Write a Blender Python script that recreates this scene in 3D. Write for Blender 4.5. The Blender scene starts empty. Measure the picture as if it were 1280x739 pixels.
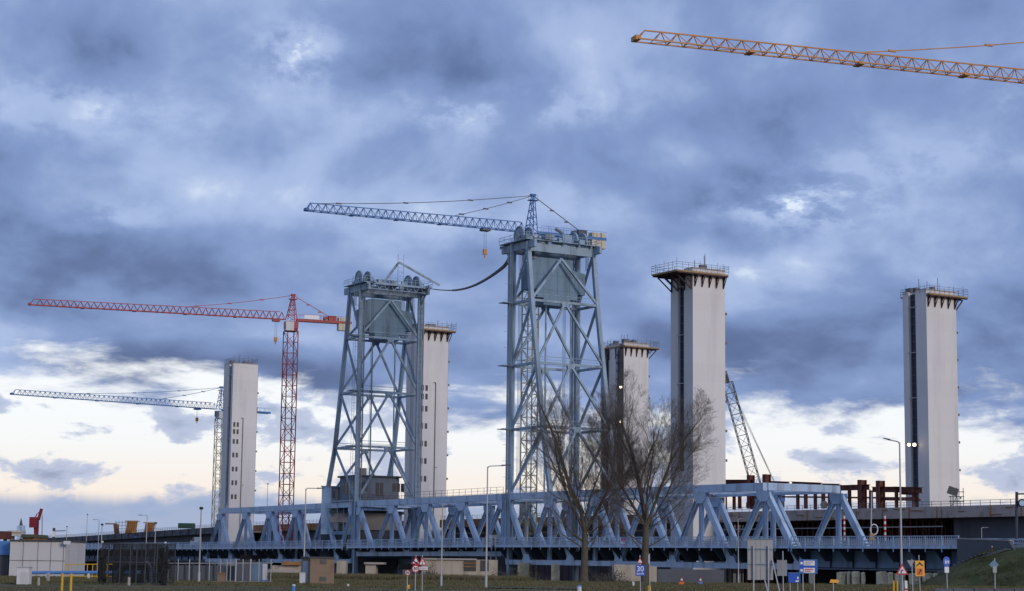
import bpy, bmesh, math, random
from mathutils import Vector, Matrix
random.seed(7)
R = math.radians
# ------------------------------------------------------------------ camera
F_PX, PITCH, ROLL, EYE = 2400.0, math.atan(335/2400.0), 0.012, 2.0
sc = bpy.context.scene
COL = sc.collection
_f = Vector((0, math.cos(PITCH), math.sin(PITCH)))
_u0 = Vector((0, -math.sin(PITCH), math.cos(PITCH)))
_r = Vector((1, 0, 0))*math.cos(ROLL) + _u0*math.sin(ROLL)
_u = -Vector((1, 0, 0))*math.sin(ROLL) + _u0*math.cos(ROLL)
cam = bpy.data.cameras.new('camera')
cam.sensor_width = 36.0
cam.lens = F_PX/1280*36.0
cam.clip_start = 0.5
cam.clip_end = 20000
co = bpy.data.objects.new('camera', cam)
COL.objects.link(co)
m = Matrix(((_r.x, _u.x, -_f.x), (_r.y, _u.y, -_f.y), (_r.z, _u.z, -_f.z)))
co.matrix_world = Matrix.Translation((0, 0, EYE)) @ m.to_4x4()
sc.camera = co

def at(px, py, Y):
    """world point seen at photo pixel (px,py) at forward distance Y"""
    d = _f*F_PX + _r*(px-640) + _u*(369.5-py)
    return Vector((0, 0, EYE)) + d*(Y/d.y)
def hor(px): return 704.6 + ROLL*(px-640)
def G(px, Y, z=0.0):
    p = at(px, hor(px), Y)
    return Vector((p.x, Y, z))
def Z(px, py, Y): return at(px, py, Y).z
def GP(px, py, z=0.0):
    """ground point under a pixel"""
    d = _f*F_PX + _r*(px-640) + _u*(369.5-py)
    k = (z-EYE)/d.z
    return Vector((0, 0, EYE)) + d*k

# ------------------------------------------------------------------ exposure
sc.view_settings.view_transform = 'Standard'
sc.view_settings.look = 'None'
sc.view_settings.gamma = 1
sc.view_settings.use_curve_mapping = False
sc.view_settings.exposure = 0.28

# ------------------------------------------------------------------ node helper
class E:
    """tiny expression wrapper round node sockets"""
    def __init__(s, nt, sock): s.nt, s.k = nt, sock
    def _m(s, op, *a, clamp=False):
        n = s.nt.nodes.new('ShaderNodeMath'); n.operation = op; n.use_clamp = clamp
        for i, x in enumerate((s,)+a):
            if isinstance(x, E): s.nt.links.new(x.k, n.inputs[i])
            else: n.inputs[i].default_value = x
        return E(s.nt, n.outputs[0])
    def __add__(s, o): return s._m('ADD', o)
    __radd__ = __add__
    def __sub__(s, o): return s._m('SUBTRACT', o)
    def __rsub__(s, o): return (s*-1.0)+o
    def __mul__(s, o): return s._m('MULTIPLY', o)
    __rmul__ = __mul__
    def __truediv__(s, o): return s._m('DIVIDE', o)
    def clamp(s): return s._m('ADD', 0.0, clamp=True)
    def pow(s, e): return s._m('POWER', e)
    def max(s, e): return s._m('MAXIMUM', e)
    def absv(s): return s._m('ABSOLUTE')
    def smooth(s, a, b):
        n = s.nt.nodes.new('ShaderNodeMapRange'); n.interpolation_type = 'SMOOTHSTEP'
        s.nt.links.new(s.k, n.inputs[0])
        lo, hi, o0, o1 = (a, b, 0.0, 1.0) if a < b else (b, a, 1.0, 0.0)
        for i, v in zip((1, 2, 3, 4), (lo, hi, o0, o1)): n.inputs[i].default_value = v
        return E(s.nt, n.outputs[0])
def vec(nt, x, y, z=0.0):
    n = nt.nodes.new('ShaderNodeCombineXYZ')
    for i, a in enumerate((x, y, z)):
        if isinstance(a, E): nt.links.new(a.k, n.inputs[i])
        else: n.inputs[i].default_value = a
    return E(nt, n.outputs[0])
def noise(nt, v, scale, detail=5, rough=.55, dist=0.0, color=False):
    n = nt.nodes.new('ShaderNodeTexNoise')
    if v is not None: nt.links.new(v.k, n.inputs['Vector'])
    n.inputs['Scale'].default_value = scale; n.inputs['Detail'].default_value = detail
    n.inputs['Roughness'].default_value = rough; n.inputs['Distortion'].default_value = dist
    return E(nt, n.outputs['Color' if color else 'Fac'])
def mix(nt, f, a, b):
    n = nt.nodes.new('ShaderNodeMix'); n.data_type = 'RGBA'
    for i, x in ((0, f), (6, a), (7, b)):
        if isinstance(x, E): nt.links.new(x.k, n.inputs[i])
        elif i == 0: n.inputs[i].default_value = x
        else: n.inputs[i].default_value = (*x, 1)
    return E(nt, n.outputs[2])

# ------------------------------------------------------------------ world: dusk sky with a broken cloud deck
SUN_EL, SUN_AZ = R(16), R(145)       # azimuth clockwise from +Y: behind the camera, to the right
w = bpy.data.worlds.new('World'); sc.world = w; w.use_nodes = True
nt = w.node_tree; nt.nodes.clear()
out = nt.nodes.new('ShaderNodeOutputWorld'); bg = nt.nodes.new('ShaderNodeBackground')
nt.links.new(bg.outputs[0], out.inputs[0])
sky = nt.nodes.new('ShaderNodeTexSky'); sky.sky_type = 'NISHITA'; sky.sun_disc = False
sky.sun_elevation = SUN_EL; sky.sun_rotation = SUN_AZ; sky.air_density = 1.3; sky.dust_density = 2.0
tc = nt.nodes.new('ShaderNodeTexCoord'); sp = nt.nodes.new('ShaderNodeSeparateXYZ')
nt.links.new(tc.outputs['Generated'], sp.inputs[0])
DX, DY, DZ = (E(nt, sp.outputs[i]) for i in range(3))
zz = DZ.max(0.0)
hz = (zz + 0.05)._m('LOGARITHM', 2.718281828)      # clouds get flatter towards the horizon
def field(dz, detail=9):
    """cloud density at this direction, or a little above it (dz > 0)"""
    h_ = hz*2.3 + dz
    w1 = noise(nt, vec(nt, DX*6.0, DY*6.0, h_*.9), 1.0, 3, .5)
    v = vec(nt, DX*7.0 + w1*.5, DY*7.0, h_ + w1*.35)
    return noise(nt, v, 1.15, detail, .50), v
med, Q2 = field(0.0)
up, _ = field(.20, 6)
big = noise(nt, Q2, .45, 2.0, .5)
fine = noise(nt, Q2, 4.5, 6, .62)
rim = (med - up)*1.0          # denser here than just above: a bright cloud top
# places where the cloud deck is thin, given as directions in the world
def dirblob(px, py, rx, ry, amp):
    d = (_f*F_PX + _r*(px-640) + _u*(369.5-py)).normalized()
    ex = (DX/DY.max(0.05) - d.x/d.y)*(F_PX/rx)
    ez = (DZ - d.z)*(F_PX/ry)
    g = (ex*ex + ez*ez)*-1.0
    n2 = nt.nodes.new('ShaderNodeMath'); n2.operation = 'EXPONENT'; nt.links.new(g.k, n2.inputs[0])
    ff = DY.smooth(0.0, 0.2)
    return E(nt, n2.outputs[0])*ff*amp
thin = None; thick = None
for a in [(1000, 252, 75, 22, .27), (980, 262, 140, 34, .13), (365, 80, 50, 36, .20), (385, 50, 50, 24, .13), (90, 135, 160, 34, .13), (560, 140, 120, 28, .14),
          (275, 240, 90, 20, .03), (560, 290, 160, 30, .05), (140, 275, 70, 22, .12), (700, 130, 150, 30, .08), (1130, 200, 160, 26, .10), (1240, 120, 60, 30, .10),
          (640, 270, 120, 16, .05), (120, 45, 170, 40, -.17), (180, 65, 120, 30, -.06), (430, 100, 60, 24, -.08), (520, 95, 140, 26, -.10), (430, 215, 150, 24, -.06), (640, 205, 130, 26, -.03),
          (870, 160, 110, 30, -.10), (1060, 130, 160, 30, -.10), (1080, 60, 220, 40, .02), (120, 330, 200, 50, -.14), (330, 300, 120, 30, -.06), (480, 460, 250, 30, -.19),
          (1000, 450, 260, 46, -.18), (760, 320, 90, 34, -.08), (1250, 480, 110, 40, -.14), (100, 445, 160, 22, -.14), (960, 345, 120, 20, .07), (1180, 280, 90, 24, -.06), (250, 400, 160, 26, -.06)]:
    b = dirblob(*a)
    if a[4] > 0: thin = b if thin is None else thin + b
    else: thick = b if thick is None else thick + b
tear = noise(nt, vec(nt, DX*7.0, DY*7.0, hz*3.2), 4.2, 8, .62).smooth(.40, .62)*1.35 + .28
thin = thin*tear + thick
lum = (0.5 - med)*.85 + (big - 0.5)*0.45 + rim*1.55 + (fine - .5)*.11 + 0.53 + thin
c = mix(nt, lum.smooth(.22, .50), (.084, .130, .288), (.190, .276, .520))
c = mix(nt, lum.smooth(.46, .72), c, (.355, .455, .70))
c = mix(nt, lum.smooth(.70, .90), c, (.66, .75, .88))
# a slight violet cast towards the top of the deck
c = mix(nt, DZ.smooth(.18, .34)*.08, c, (.225, .245, .42))
# bright gap along the horizon with small puffs in it
edge = (noise(nt, vec(nt, DX*7.0, DY*7.0, DZ*22.0), 1.6, 7, .6, .2) - 0.5)
gapz = DZ + edge*0.105 + DX*0.03 
gap = gapz.smooth(.094, .074)
pv = vec(nt, DX*19.0, DY*19.0, DZ*44.0 + 1.3)
puff = noise(nt, pv, 1.0, 7, .58, .15)
puffm = (puff + DX.absv()*.05).smooth(.50, .575)
gcol = mix(nt, DZ.smooth(.015, .065), (.90, .76, .64), (.84, .85, .86))
gcol = mix(nt, DZ.smooth(.045, .085)*0.55, gcol, (.86, .90, .95))
gcol = mix(nt, (puffm*0.88).clamp(), gcol, mix(nt, puff.smooth(.56, .72), (.40, .47, .66), (.20, .27, .44)))
c = mix(nt, gap, c, gcol)
# low blue-grey bank right on the horizon
bank = DZ + (noise(nt, vec(nt, DX*9.0, DY, 5.0), 2.0, 5, .6) - 0.5)*0.022
c = mix(nt, bank.smooth(.036, .027)*0.92, c, (.29, .38, .58))
# the clear sky above the deck shows faintly through the thinnest parts
skyc = E(nt, sky.outputs[0])
vm = nt.nodes.new('ShaderNodeVectorMath'); vm.operation = 'SCALE'; vm.inputs['Scale'].default_value = 0.05
nt.links.new(skyc.k, vm.inputs[0])
c = mix(nt, 0.12, c, E(nt, vm.outputs[0]))
nt.links.new(c.k, bg.inputs['Color']); bg.inputs['Strength'].default_value = 1.0
# ------------------------------------------------------------------ sun, veiled by the cloud deck
sl = bpy.data.lights.new('sun', 'SUN'); sl.energy = 1.15; sl.angle = R(14); sl.color = (1.0, .90, .80)
so = bpy.data.objects.new('sun', sl); COL.objects.link(so)
sd = Vector((math.sin(SUN_AZ)*math.cos(SUN_EL), math.cos(SUN_AZ)*math.cos(SUN_EL), math.sin(SUN_EL)))
so.rotation_euler = sd.to_track_quat('Z', 'Y').to_euler()

# ------------------------------------------------------------------ materials
def mat(name, base, rough=.6, metal=0.0, var=.12, scale=1.2, dirt=None, dirt_amt=0.0, dirt_scale=.5, streak=False,
        bump=0.0, spec=.4, joints=None, emit=None, rust=0.0):
    m = bpy.data.materials.new(name); m.use_nodes = True
    nt = m.node_tree; nt.nodes.clear()
    o = nt.nodes.new('ShaderNodeOutputMaterial'); p = nt.nodes.new('ShaderNodeBsdfPrincipled')
    nt.links.new(p.outputs[0], o.inputs[0])
    g = nt.nodes.new('ShaderNodeNewGeometry'); pos = E(nt, g.outputs['Position'])
    oi = nt.nodes.new('ShaderNodeObjectInfo')
    s = nt.nodes.new('ShaderNodeSeparateXYZ'); nt.links.new(pos.k, s.inputs[0])
    X, Y, Zc = (E(nt, s.outputs[i]) for i in range(3))
    n = noise(nt, pos, scale, 6, .6)
    k = (n - 0.5)*(2*var*1.6)
    c = mix(nt, (k + 0.5).clamp(), tuple(max(0, b*(1-var*1.6)) for b in base), tuple(min(1, b*(1+var*1.6)) for b in base))
    if dirt:
        v = vec(nt, X*1.0, Y*1.0, Zc*(.12 if streak else 1.0))
        d = noise(nt, v, dirt_scale, 6, .62).smooth(.48, .72)
        c = mix(nt, d*dirt_amt, c, dirt)
    if rust:
        rm = noise(nt, vec(nt, X, Y, Zc*.35), 1.6, 7, .68).smooth(.60, .70)
        c = mix(nt, rm*rust, c, (.13, .075, .05))
    if joints:      # (step along z, step along horizontal, depth of tone)
        jz, jh, amt = joints
        def lines(e, step, wd):
            q_ = (e/step)._m('FRACT')
            return q_.smooth(wd, 0.0)
        L = lines(Zc, jz, .035/jz*1.6)
        if jh: L = L.max(lines(X*.84+Y*.54, jh, .03/jh*1.6)).max(lines(X*-.54+Y*.84, jh, .03/jh*1.6))
        c = mix(nt, L*amt, c, tuple(b*.45 for b in base))
        row = (Zc/jz)._m('FLOOR')
        rn = noise(nt, vec(nt, row*3.1, row*1.7, 0.0), 1.0, 1, .5)
        c = mix(nt, rn.smooth(.35, .7)*.16, c, tuple(b*.72 for b in base))
    nt.links.new(c.k, p.inputs['Base Color'])
    p.inputs['Roughness'].default_value = rough; p.inputs['Metallic'].default_value = metal
    p.inputs['Specular IOR Level'].default_value = spec
    if bump:
        b = nt.nodes.new('ShaderNodeBump'); b.inputs['Strength'].default_value = bump; b.inputs['Distance'].default_value = .05
        nt.links.new(noise(nt, pos, scale*6, 5, .6).k, b.inputs['Height']); nt.links.new(b.outputs[0], p.inputs['Normal'])
    if emit:
        p.inputs['Emission Color'].default_value = (*emit[0], 1); p.inputs['Emission Strength'].default_value = emit[1]
    return m
RUST = (.10, .045, .025)
GRIME = (.07, .075, .08)
M = dict(
    blue_steel=mat('blue_steel', (.42, .55, .72), .5, 0, .14, .5, GRIME, .60, .55, True, rust=.35),
    tower_steel=mat('tower_steel', (.28, .375, .47), .55, 0, .22, .6, (.07, .08, .09), .75, .6, True, rust=.4),
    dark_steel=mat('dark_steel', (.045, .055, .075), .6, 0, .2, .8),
    weight=mat('counterweight_paint', (.16, .25, .34), .6, 0, .12, .4, (.07, .09, .11), .6, .5, True),
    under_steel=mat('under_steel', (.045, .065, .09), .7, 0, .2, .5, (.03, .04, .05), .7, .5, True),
    girder=mat('girder_paint', (.15, .24, .36), .6, 0, .12, .5, (.05, .06, .08), .6, .5, True, joints=(50, 6.0, .8)),
    pylon=mat('pylon_concrete', (.69, .67, .655), .85, 0, .04, .35, (.42, .40, .38), .30, .45, True, joints=(3.1, 2.45, .12)),
    pylon_in=mat('pylon_recess', (.10, .10, .11), .9, 0, .2, .8),
    concrete=mat('concrete', (.38, .335, .31), .9, 0, .15, .5, (.09, .085, .08), .6, .35, True, joints=(60, 4.0, .5)),
    dark_concrete=mat('dark_concrete', (.105, .115, .135), .9, 0, .2, .35, (.05, .05, .055), .7, .3, True, joints=(60, 5.0, .5)),
    beige_wall=mat('beige_wall', (.43, .37, .30), .9, 0, .2, .5, (.10, .085, .07), .75, .45, True, joints=(60, 5.0, .5)),
    rubble=mat('pier_stone', (.80, .64, .46), .95, 0, .3, 2.2, (.12, .10, .08), .35, 1.0, bump=.3),
    brick=mat('brown_brick', (.23, .165, .115), .9, 0, .12, 2.0, (.12, .09, .06), .5, .8, joints=(.28, 0, .18)),
    roofing=mat('roofing', (.06, .065, .075), .8),
    rust_beam=mat('rusty_beam', (.105, .032, .024), .85, 0, .45, 1.2, (.20, .09, .05), .5, .9),
    formwork=mat('formwork_timber', (.30, .15, .06), .8, 0, .3, 1.0, (.12, .05, .03), .5, .8),
    parapet=mat('shuttered_parapet', (.46, .385, .345), .9, 0, .2, .6, (.16, .10, .075), .6, .8, joints=(.45, 2.4, .35)),
    cabin=mat('cabin_grey', (.15, .175, .21), .7, 0, .15, .6, (.06, .06, .07), .6, .6, True),
    bracket=mat('dark_bracket_steel', (.055, .028, .026), .7, 0, .3, 1.5),
    plywood=mat('plywood', (.34, .22, .11), .8, 0, .25, 1.0, (.15, .09, .05), .4, .8),
    orange_form=mat('orange_formwork', (.36, .16, .035), .75, 0, .25, .8, (.10, .04, .02), .55, .7),
    scaffold=mat('scaffold_tube', (.14, .14, .15), .5, .3, .2, 2),
    galv=mat('galvanised_steel', (.38, .39, .41), .5, .2, .15, 2),
    lamp_pole=mat('lamp_pole_grey', (.42, .43, .44), .55, .1, .12, 2, (.2, .2, .2), .5, 1, True),
    lamp_head=mat('lamp_head_dark', (.05, .055, .06), .4),
    red_crane=mat('red_crane_paint', (.36, .035, .04), .5, 0, .15, 1.5, RUST, .4, .8),
    blue_crane=mat('blue_crane_paint', (.045, .16, .40), .5, 0, .15, 1.5, (.03, .05, .1), .4, .8),
    yellow_crane=mat('pale_yellow_mast', (.42, .37, .22), .5, 0, .2, 1.2, (.15, .11, .07), .5, .8),
    orange_crane=mat('orange_crane_paint', (.52, .22, .045), .5, 0, .15, 1.5, (.2, .07, .02), .4, .8),
    grey_crane=mat('grey_crane_paint', (.08, .09, .11), .5, 0, .15, 1.5),
    ballast=mat('ballast_concrete', (.58, .52, .40), .85, 0, .15, 1.2),
    cable=mat('black_cable', (.03, .033, .04), .6),
    rope=mat('wire_rope', (.05, .05, .06), .6),
    hose=mat('ribbed_hose', (.16, .18, .20), .6, 0, .25, 4),
    white=mat('white_paint', (.62, .62, .64), .6, 0, .06, 1.5, (.3, .3, .3), .35, .8, True),
    panel_wall=mat('wall_panel', (.55, .53, .53), .7, 0, .05, .5, (.22, .21, .21), .35, .5, True),
    sign_back=mat('sign_back_aluminium', (.34, .34, .35), .5, .25, .08, 1.2, (.2, .2, .2), .4, .9, True),
    sign_red=mat('sign_red', (.50, .02, .03), .45, 0, .05),
    sign_blue=mat('sign_blue', (.02, .10, .50), .45, 0, .05),
    sign_white=mat('sign_white', (.74, .74, .76), .45, 0, .03),
    sign_yellow=mat('sign_yellow', (.80, .36, .02), .45, 0, .05),
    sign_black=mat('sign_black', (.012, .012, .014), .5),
    yellow=mat('yellow_paint', (.62, .38, .03), .5, 0, .12, 2),
    orange=mat('orange_paint', (.72, .15, .02), .5, 0, .1, 2),
    pipe_blue=mat('pipe_blue', (.08, .22, .50), .45, 0, .1, 2),
    red=mat('red_paint', (.24, .018, .03), .5, 0, .15, 2),
    green=mat('green_container', (.02, .085, .06), .6, 0, .15, 1.5, RUST, .3, 1),
    mesh_black=mat('black_net_or_screen', (.012, .013, .013), .8),  # cage net, and the added black screens under viaduct and bridge
    glass=mat('dark_glass', (.03, .04, .05), .15, 0, .1, 2, spec=.8),
    pane=mat('window_dark', (.06, .055, .05), .3, 0, .3, .8, spec=.6),
    grass=None, dirt=None,
    bark=mat('bark', (.10, .082, .062), .95, 0, .35, 3.0, (.05, .06, .035), .5, 2.0, bump=.5),
    twig=mat('twig_bark', (.155, .13, .112), .9, 0, .25, 3.0),
    shrub=mat('ivy_leaves', (.05, .055, .035), .9, 0, .5, 3.0),
    asphalt=mat('asphalt', (.075, .075, .08), .95, 0, .2, 1.5, (.11, .10, .09), .5, .3),
    flood=mat('floodlight_lamp', (1, .9, .7), .5, emit=((1.0, .80, .50), 10)),
    tail=mat('warm_lamp', (1, .8, .5), .5, emit=((1.0, .75, .45), 5)),
)
def ground_mat(name, g1, g2, d1, amt, scale):
    m = bpy.data.materials.new(name); m.use_nodes = True
    nt = m.node_tree; p = nt.nodes['Principled BSDF']
    g = nt.nodes.new('ShaderNodeNewGeometry'); pos = E(nt, g.outputs['Position'])
    a = noise(nt, pos, scale, 8, .65); b = noise(nt, pos, scale*.12, 5, .6); f = noise(nt, pos, 3.5, 6, .7)
    c = mix(nt, a.smooth(.35, .65), g1, g2)
    c = mix(nt, b.smooth(.45, .60)*amt, c, d1)
    c = mix(nt, f.smooth(.45, .75)*.5, c, tuple(x*.45 for x in g1))
    nt.links.new(c.k, p.inputs['Base Color']); p.inputs['Roughness'].default_value = 1; p.inputs['Specular IOR Level'].default_value = .1
    bp = nt.nodes.new('ShaderNodeBump'); bp.inputs['Strength'].default_value = .8; bp.inputs['Distance'].default_value = .15
    nt.links.new(f.k, bp.inputs['Height']); nt.links.new(bp.outputs[0], p.inputs['Normal'])
    return m
M['grass'] = ground_mat('winter_grass', (.11, .112, .055), (.175, .155, .082), (.17, .13, .088), .85, .35)
M['grass_blade'] = ground_mat('grass_blades', (.11, .12, .055), (.18, .16, .082), (.18, .14, .09), .7, .8)
M['slope'] = ground_mat('slope_grass', (.068, .085, .036), (.120, .122, .055), (.12, .10, .062), .5, .5)

# ------------------------------------------------------------------ mesh helpers
class MB:
    def __init__(s, o=(0, 0, 0)): s.v = []; s.f = []; s.o = Vector(o); s.smooth = []
    def add(s, vs, fs, sm=False):
        b = len(s.v); s.v += [Vector(v)-s.o for v in vs]
        s.f += [tuple(b+i for i in f) for f in fs]; s.smooth += [sm]*len(fs); return s
    def hexa(s, c):   # 8 corners: bottom 4 ccw, top 4 ccw
        return s.add(c, [(3, 2, 1, 0), (4, 5, 6, 7), (0, 1, 5, 4), (1, 2, 6, 5), (2, 3, 7, 6), (3, 0, 4, 7)])
    def box(s, x0, x1, y0, y1, z0, z1):
        return s.hexa([(x0, y0, z0), (x1, y0, z0), (x1, y1, z0), (x0, y1, z0), (x0, y0, z1), (x1, y0, z1), (x1, y1, z1), (x0, y1, z1)])
    def obox(s, c, ax, ay, az):   # centre + half axes vectors
        c, ax, ay, az = Vector(c), Vector(ax), Vector(ay), Vector(az)
        return s.hexa([c-ax-ay-az, c+ax-ay-az, c+ax+ay-az, c-ax+ay-az, c-ax-ay+az, c+ax-ay+az, c+ax+ay+az, c-ax+ay+az])
    def beam(s, a, b, w, h=None, side=None):
        """rectangular bar a->b; w across `side`, h in the other direction"""
        a, b = Vector(a), Vector(b); h = h or w; d = (b-a)
        if d.length < 1e-6: return s
        d.normalize()
        sd = Vector(side) if side is not None else (Vector((0, 0, 1)) if abs(d.z) < .9 else Vector((0, 1, 0)))
        y = d.cross(sd); y = y.normalized() if y.length > 1e-4 else d.orthogonal().normalized()
        x = y.cross(d).normalized()
        x *= w/2; y *= h/2
        return s.hexa([a-x-y, a+x-y, a+x+y, a-x+y, b-x-y, b+x-y, b+x+y, b-x+y])
    def ibeam(s, a, b, w, h, side, t=.08):
        """I section: web across side"""
        a, b = Vector(a), Vector(b); d = (b-a).normalized(); sd = Vector(side)
        y = d.cross(sd).normalized(); x = y.cross(d).normalized()
        s.beam(a, b, w*.98, t, side)
        for k in (-1, 1):
            s.beam(a+x*k*w/2, b+x*k*w/2, t, h, side)
        return s
    def tube(s, a, b, r, r2=None, n=6, cap=True):
        a, b = Vector(a), Vector(b); r2 = r if r2 is None else r2; d = (b-a)
        if d.length < 1e-6: return s
        d.normalize(); x = d.orthogonal().normalized(); y = d.cross(x)
        vs = [a+(x*math.cos(6.28318*i/n)+y*math.sin(6.28318*i/n))*r for i in range(n)] + \
             [b+(x*math.cos(6.28318*i/n)+y*math.sin(6.28318*i/n))*r2 for i in range(n)]
        fs = [(i, (i+1) % n, n+(i+1) % n, n+i) for i in range(n)]
        s.add(vs, fs, True)
        if cap: s.add(vs, [tuple(range(n))[::-1], tuple(range(n, 2*n))])
        return s
    def path(s, pts, r, n=6):
        for a, b in zip(pts[:-1], pts[1:]): s.tube(a, b, r, n=n)
        return s
    def prism(s, poly, off):
        """poly: planar list of points, extruded by vector off"""
        poly = [Vector(p) for p in poly]; off = Vector(off); n = len(poly)
        return s.add(poly+[p+off for p in poly], [tuple(range(n))[::-1], tuple(range(n, 2*n))] +
                     [(i, (i+1) % n, n+(i+1) % n, n+i) for i in range(n)])
    def disc(s, c, axis, r, t, n=20):
        axis = Vector(axis).normalized()
        return s.tube(Vector(c)-axis*t/2, Vector(c)+axis*t/2, r, n=n)
    def ring(s, c, axis, r, t, w, n=24):
        axis = Vector(axis).normalized(); x = axis.orthogonal().normalized(); y = axis.cross(x); c = Vector(c)
        P = [c+(x*math.cos(6.28318*i/n)+y*math.sin(6.28318*i/n))*r for i in range(n)]
        for i in range(n): s.beam(P[i], P[(i+1) % n], w, t, side=axis)
        return s
    def build(s, name, m, parent=None, world=False):
        me = bpy.data.meshes.new(name)
        o0 = Vector((0, 0, 0))
        if world and parent is not None: o0 = parent.location
        me.from_pydata([v-o0 for v in s.v], [], s.f); me.update()
        if any(s.smooth): me.polygons.foreach_set('use_smooth', s.smooth)
        me.materials.append(M[m] if isinstance(m, str) else m)
        bm = bmesh.new(); bm.from_mesh(me); bmesh.ops.recalc_face_normals(bm, faces=bm.faces); bm.to_mesh(me); bm.free()
        o = bpy.data.objects.new(name, me); COL.objects.link(o)
        if parent is not None: o.parent = parent
        return o
def tag(o, label=None, cat=None, group=None, kind=None):
    if label: o['label'] = label
    if cat: o['category'] = cat
    if group: o['group'] = group
    if kind: o['kind'] = kind
    return o
def thing(name, label, cat, loc=(0, 0, 0), rz=0.0, group=None):
    o = bpy.data.objects.new(name, None); COL.objects.link(o); o.location = loc; o.rotation_euler = (0, 0, rz)
    o.empty_display_size = .5
    return tag(o, label, cat, group)
def kids(o): return [c for c in COL.objects if c.parent is o]
def dup(o, loc=None, rz=None, label=None, parent=None, scale=None):
    def rec(src, par):
        c = src.copy(); COL.objects.link(c); c.parent = par
        for ch in TREE.get(src, []): rec(ch, c)
        return c
    global TREE
    TREE = {}
    for x in list(COL.objects):
        if x.parent is not None: TREE.setdefault(x.parent, []).append(x)
    r = rec(o, None)
    if loc is not None: r.location = loc
    if rz is not None: r.rotation_euler = (0, 0, rz)
    if label: r['label'] = label
    if scale: r.scale = (scale,)*3
    return r
UP = Vector((0, 0, 1))

def root_off(o):
    v = Vector((0, 0, 0))
    while o is not None: v += o.location; o = o.parent
    return v
def part(name, mb, m, parent, world=True):
    """mesh part; mb in world coordinates unless world=False"""
    if world:
        off = root_off(parent)
        mb.v = [v-off for v in mb.v]
    return mb.build(name, m, parent)

# ================================================================= SETTING
def sheet(name, xs, ys, zf, m, kind='structure'):
    vs = [(x, y, zf(x, y)) for y in ys for x in xs]; nx = len(xs)
    fs = [(j*nx+i, j*nx+i+1, (j+1)*nx+i+1, (j+1)*nx+i) for j in range(len(ys)-1) for i in range(nx-1)]
    mb = MB(); mb.add(vs, fs, True)
    return tag(mb.build(name, m), kind=kind)
def sstep(x, a, b):
    t = max(0, min(1, (x-a)/(b-a))); return t*t*(3-2*t)
def terrain(x, y):
    z = -3.2*sstep(y, 229, 243)
    if y < 232:
        z += .05*math.sin(x*.21+y*.13)*math.cos(y*.09) + .035*math.sin(x*.6+1.3*math.sin(y*.3))
    # the abutment bank on the right
    return z
xs = [-6000, -2500, -900, -400, -200] + [-120+2*i for i in range(111)] + [140, 200, 400, 900, 2500, 6000]
ys = [-800, -200, -40, 0, 40, 70] + [90+2*i for i in range(80)] + [260, 300, 400, 600, 1000, 2500, 6000, 12000]
sheet('ground', xs, ys, terrain, 'grass')
sheet('road', [-300, -60, -20, 0, 20, 60, 300], [60, 63, 66, 70], lambda x, y: .105, 'asphalt')
kb = MB().box(-300, 300, 59.8, 60, -.3, .19).box(-300, 300, 70, 70.2, -.3, .19)
tag(kb.build('road_kerb', 'concrete'), kind='structure')

# ================================================================= bridge axes
A = G(1045, 260); B = G(274, 441.1)
U = (B-A).normalized(); W = Vector((U.y, -U.x, 0))
if W.y < 0: W = -W
def S(px):
    """station of the near truss plane seen under photo column px (at horizon height)"""
    d = G(px, 100); n = Vector((d.y, -d.x, 0))
    return -A.dot(n)/U.dot(n)
def camber(s): return .34*math.exp(-((s-85)/75.0)**2)
def BR(s, t, z): return A + U*s + W*t + UP*(z+camber(s))
TW = 13.5
DECK = 4.44
ZT, ZB = 13.65, 1.5

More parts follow.
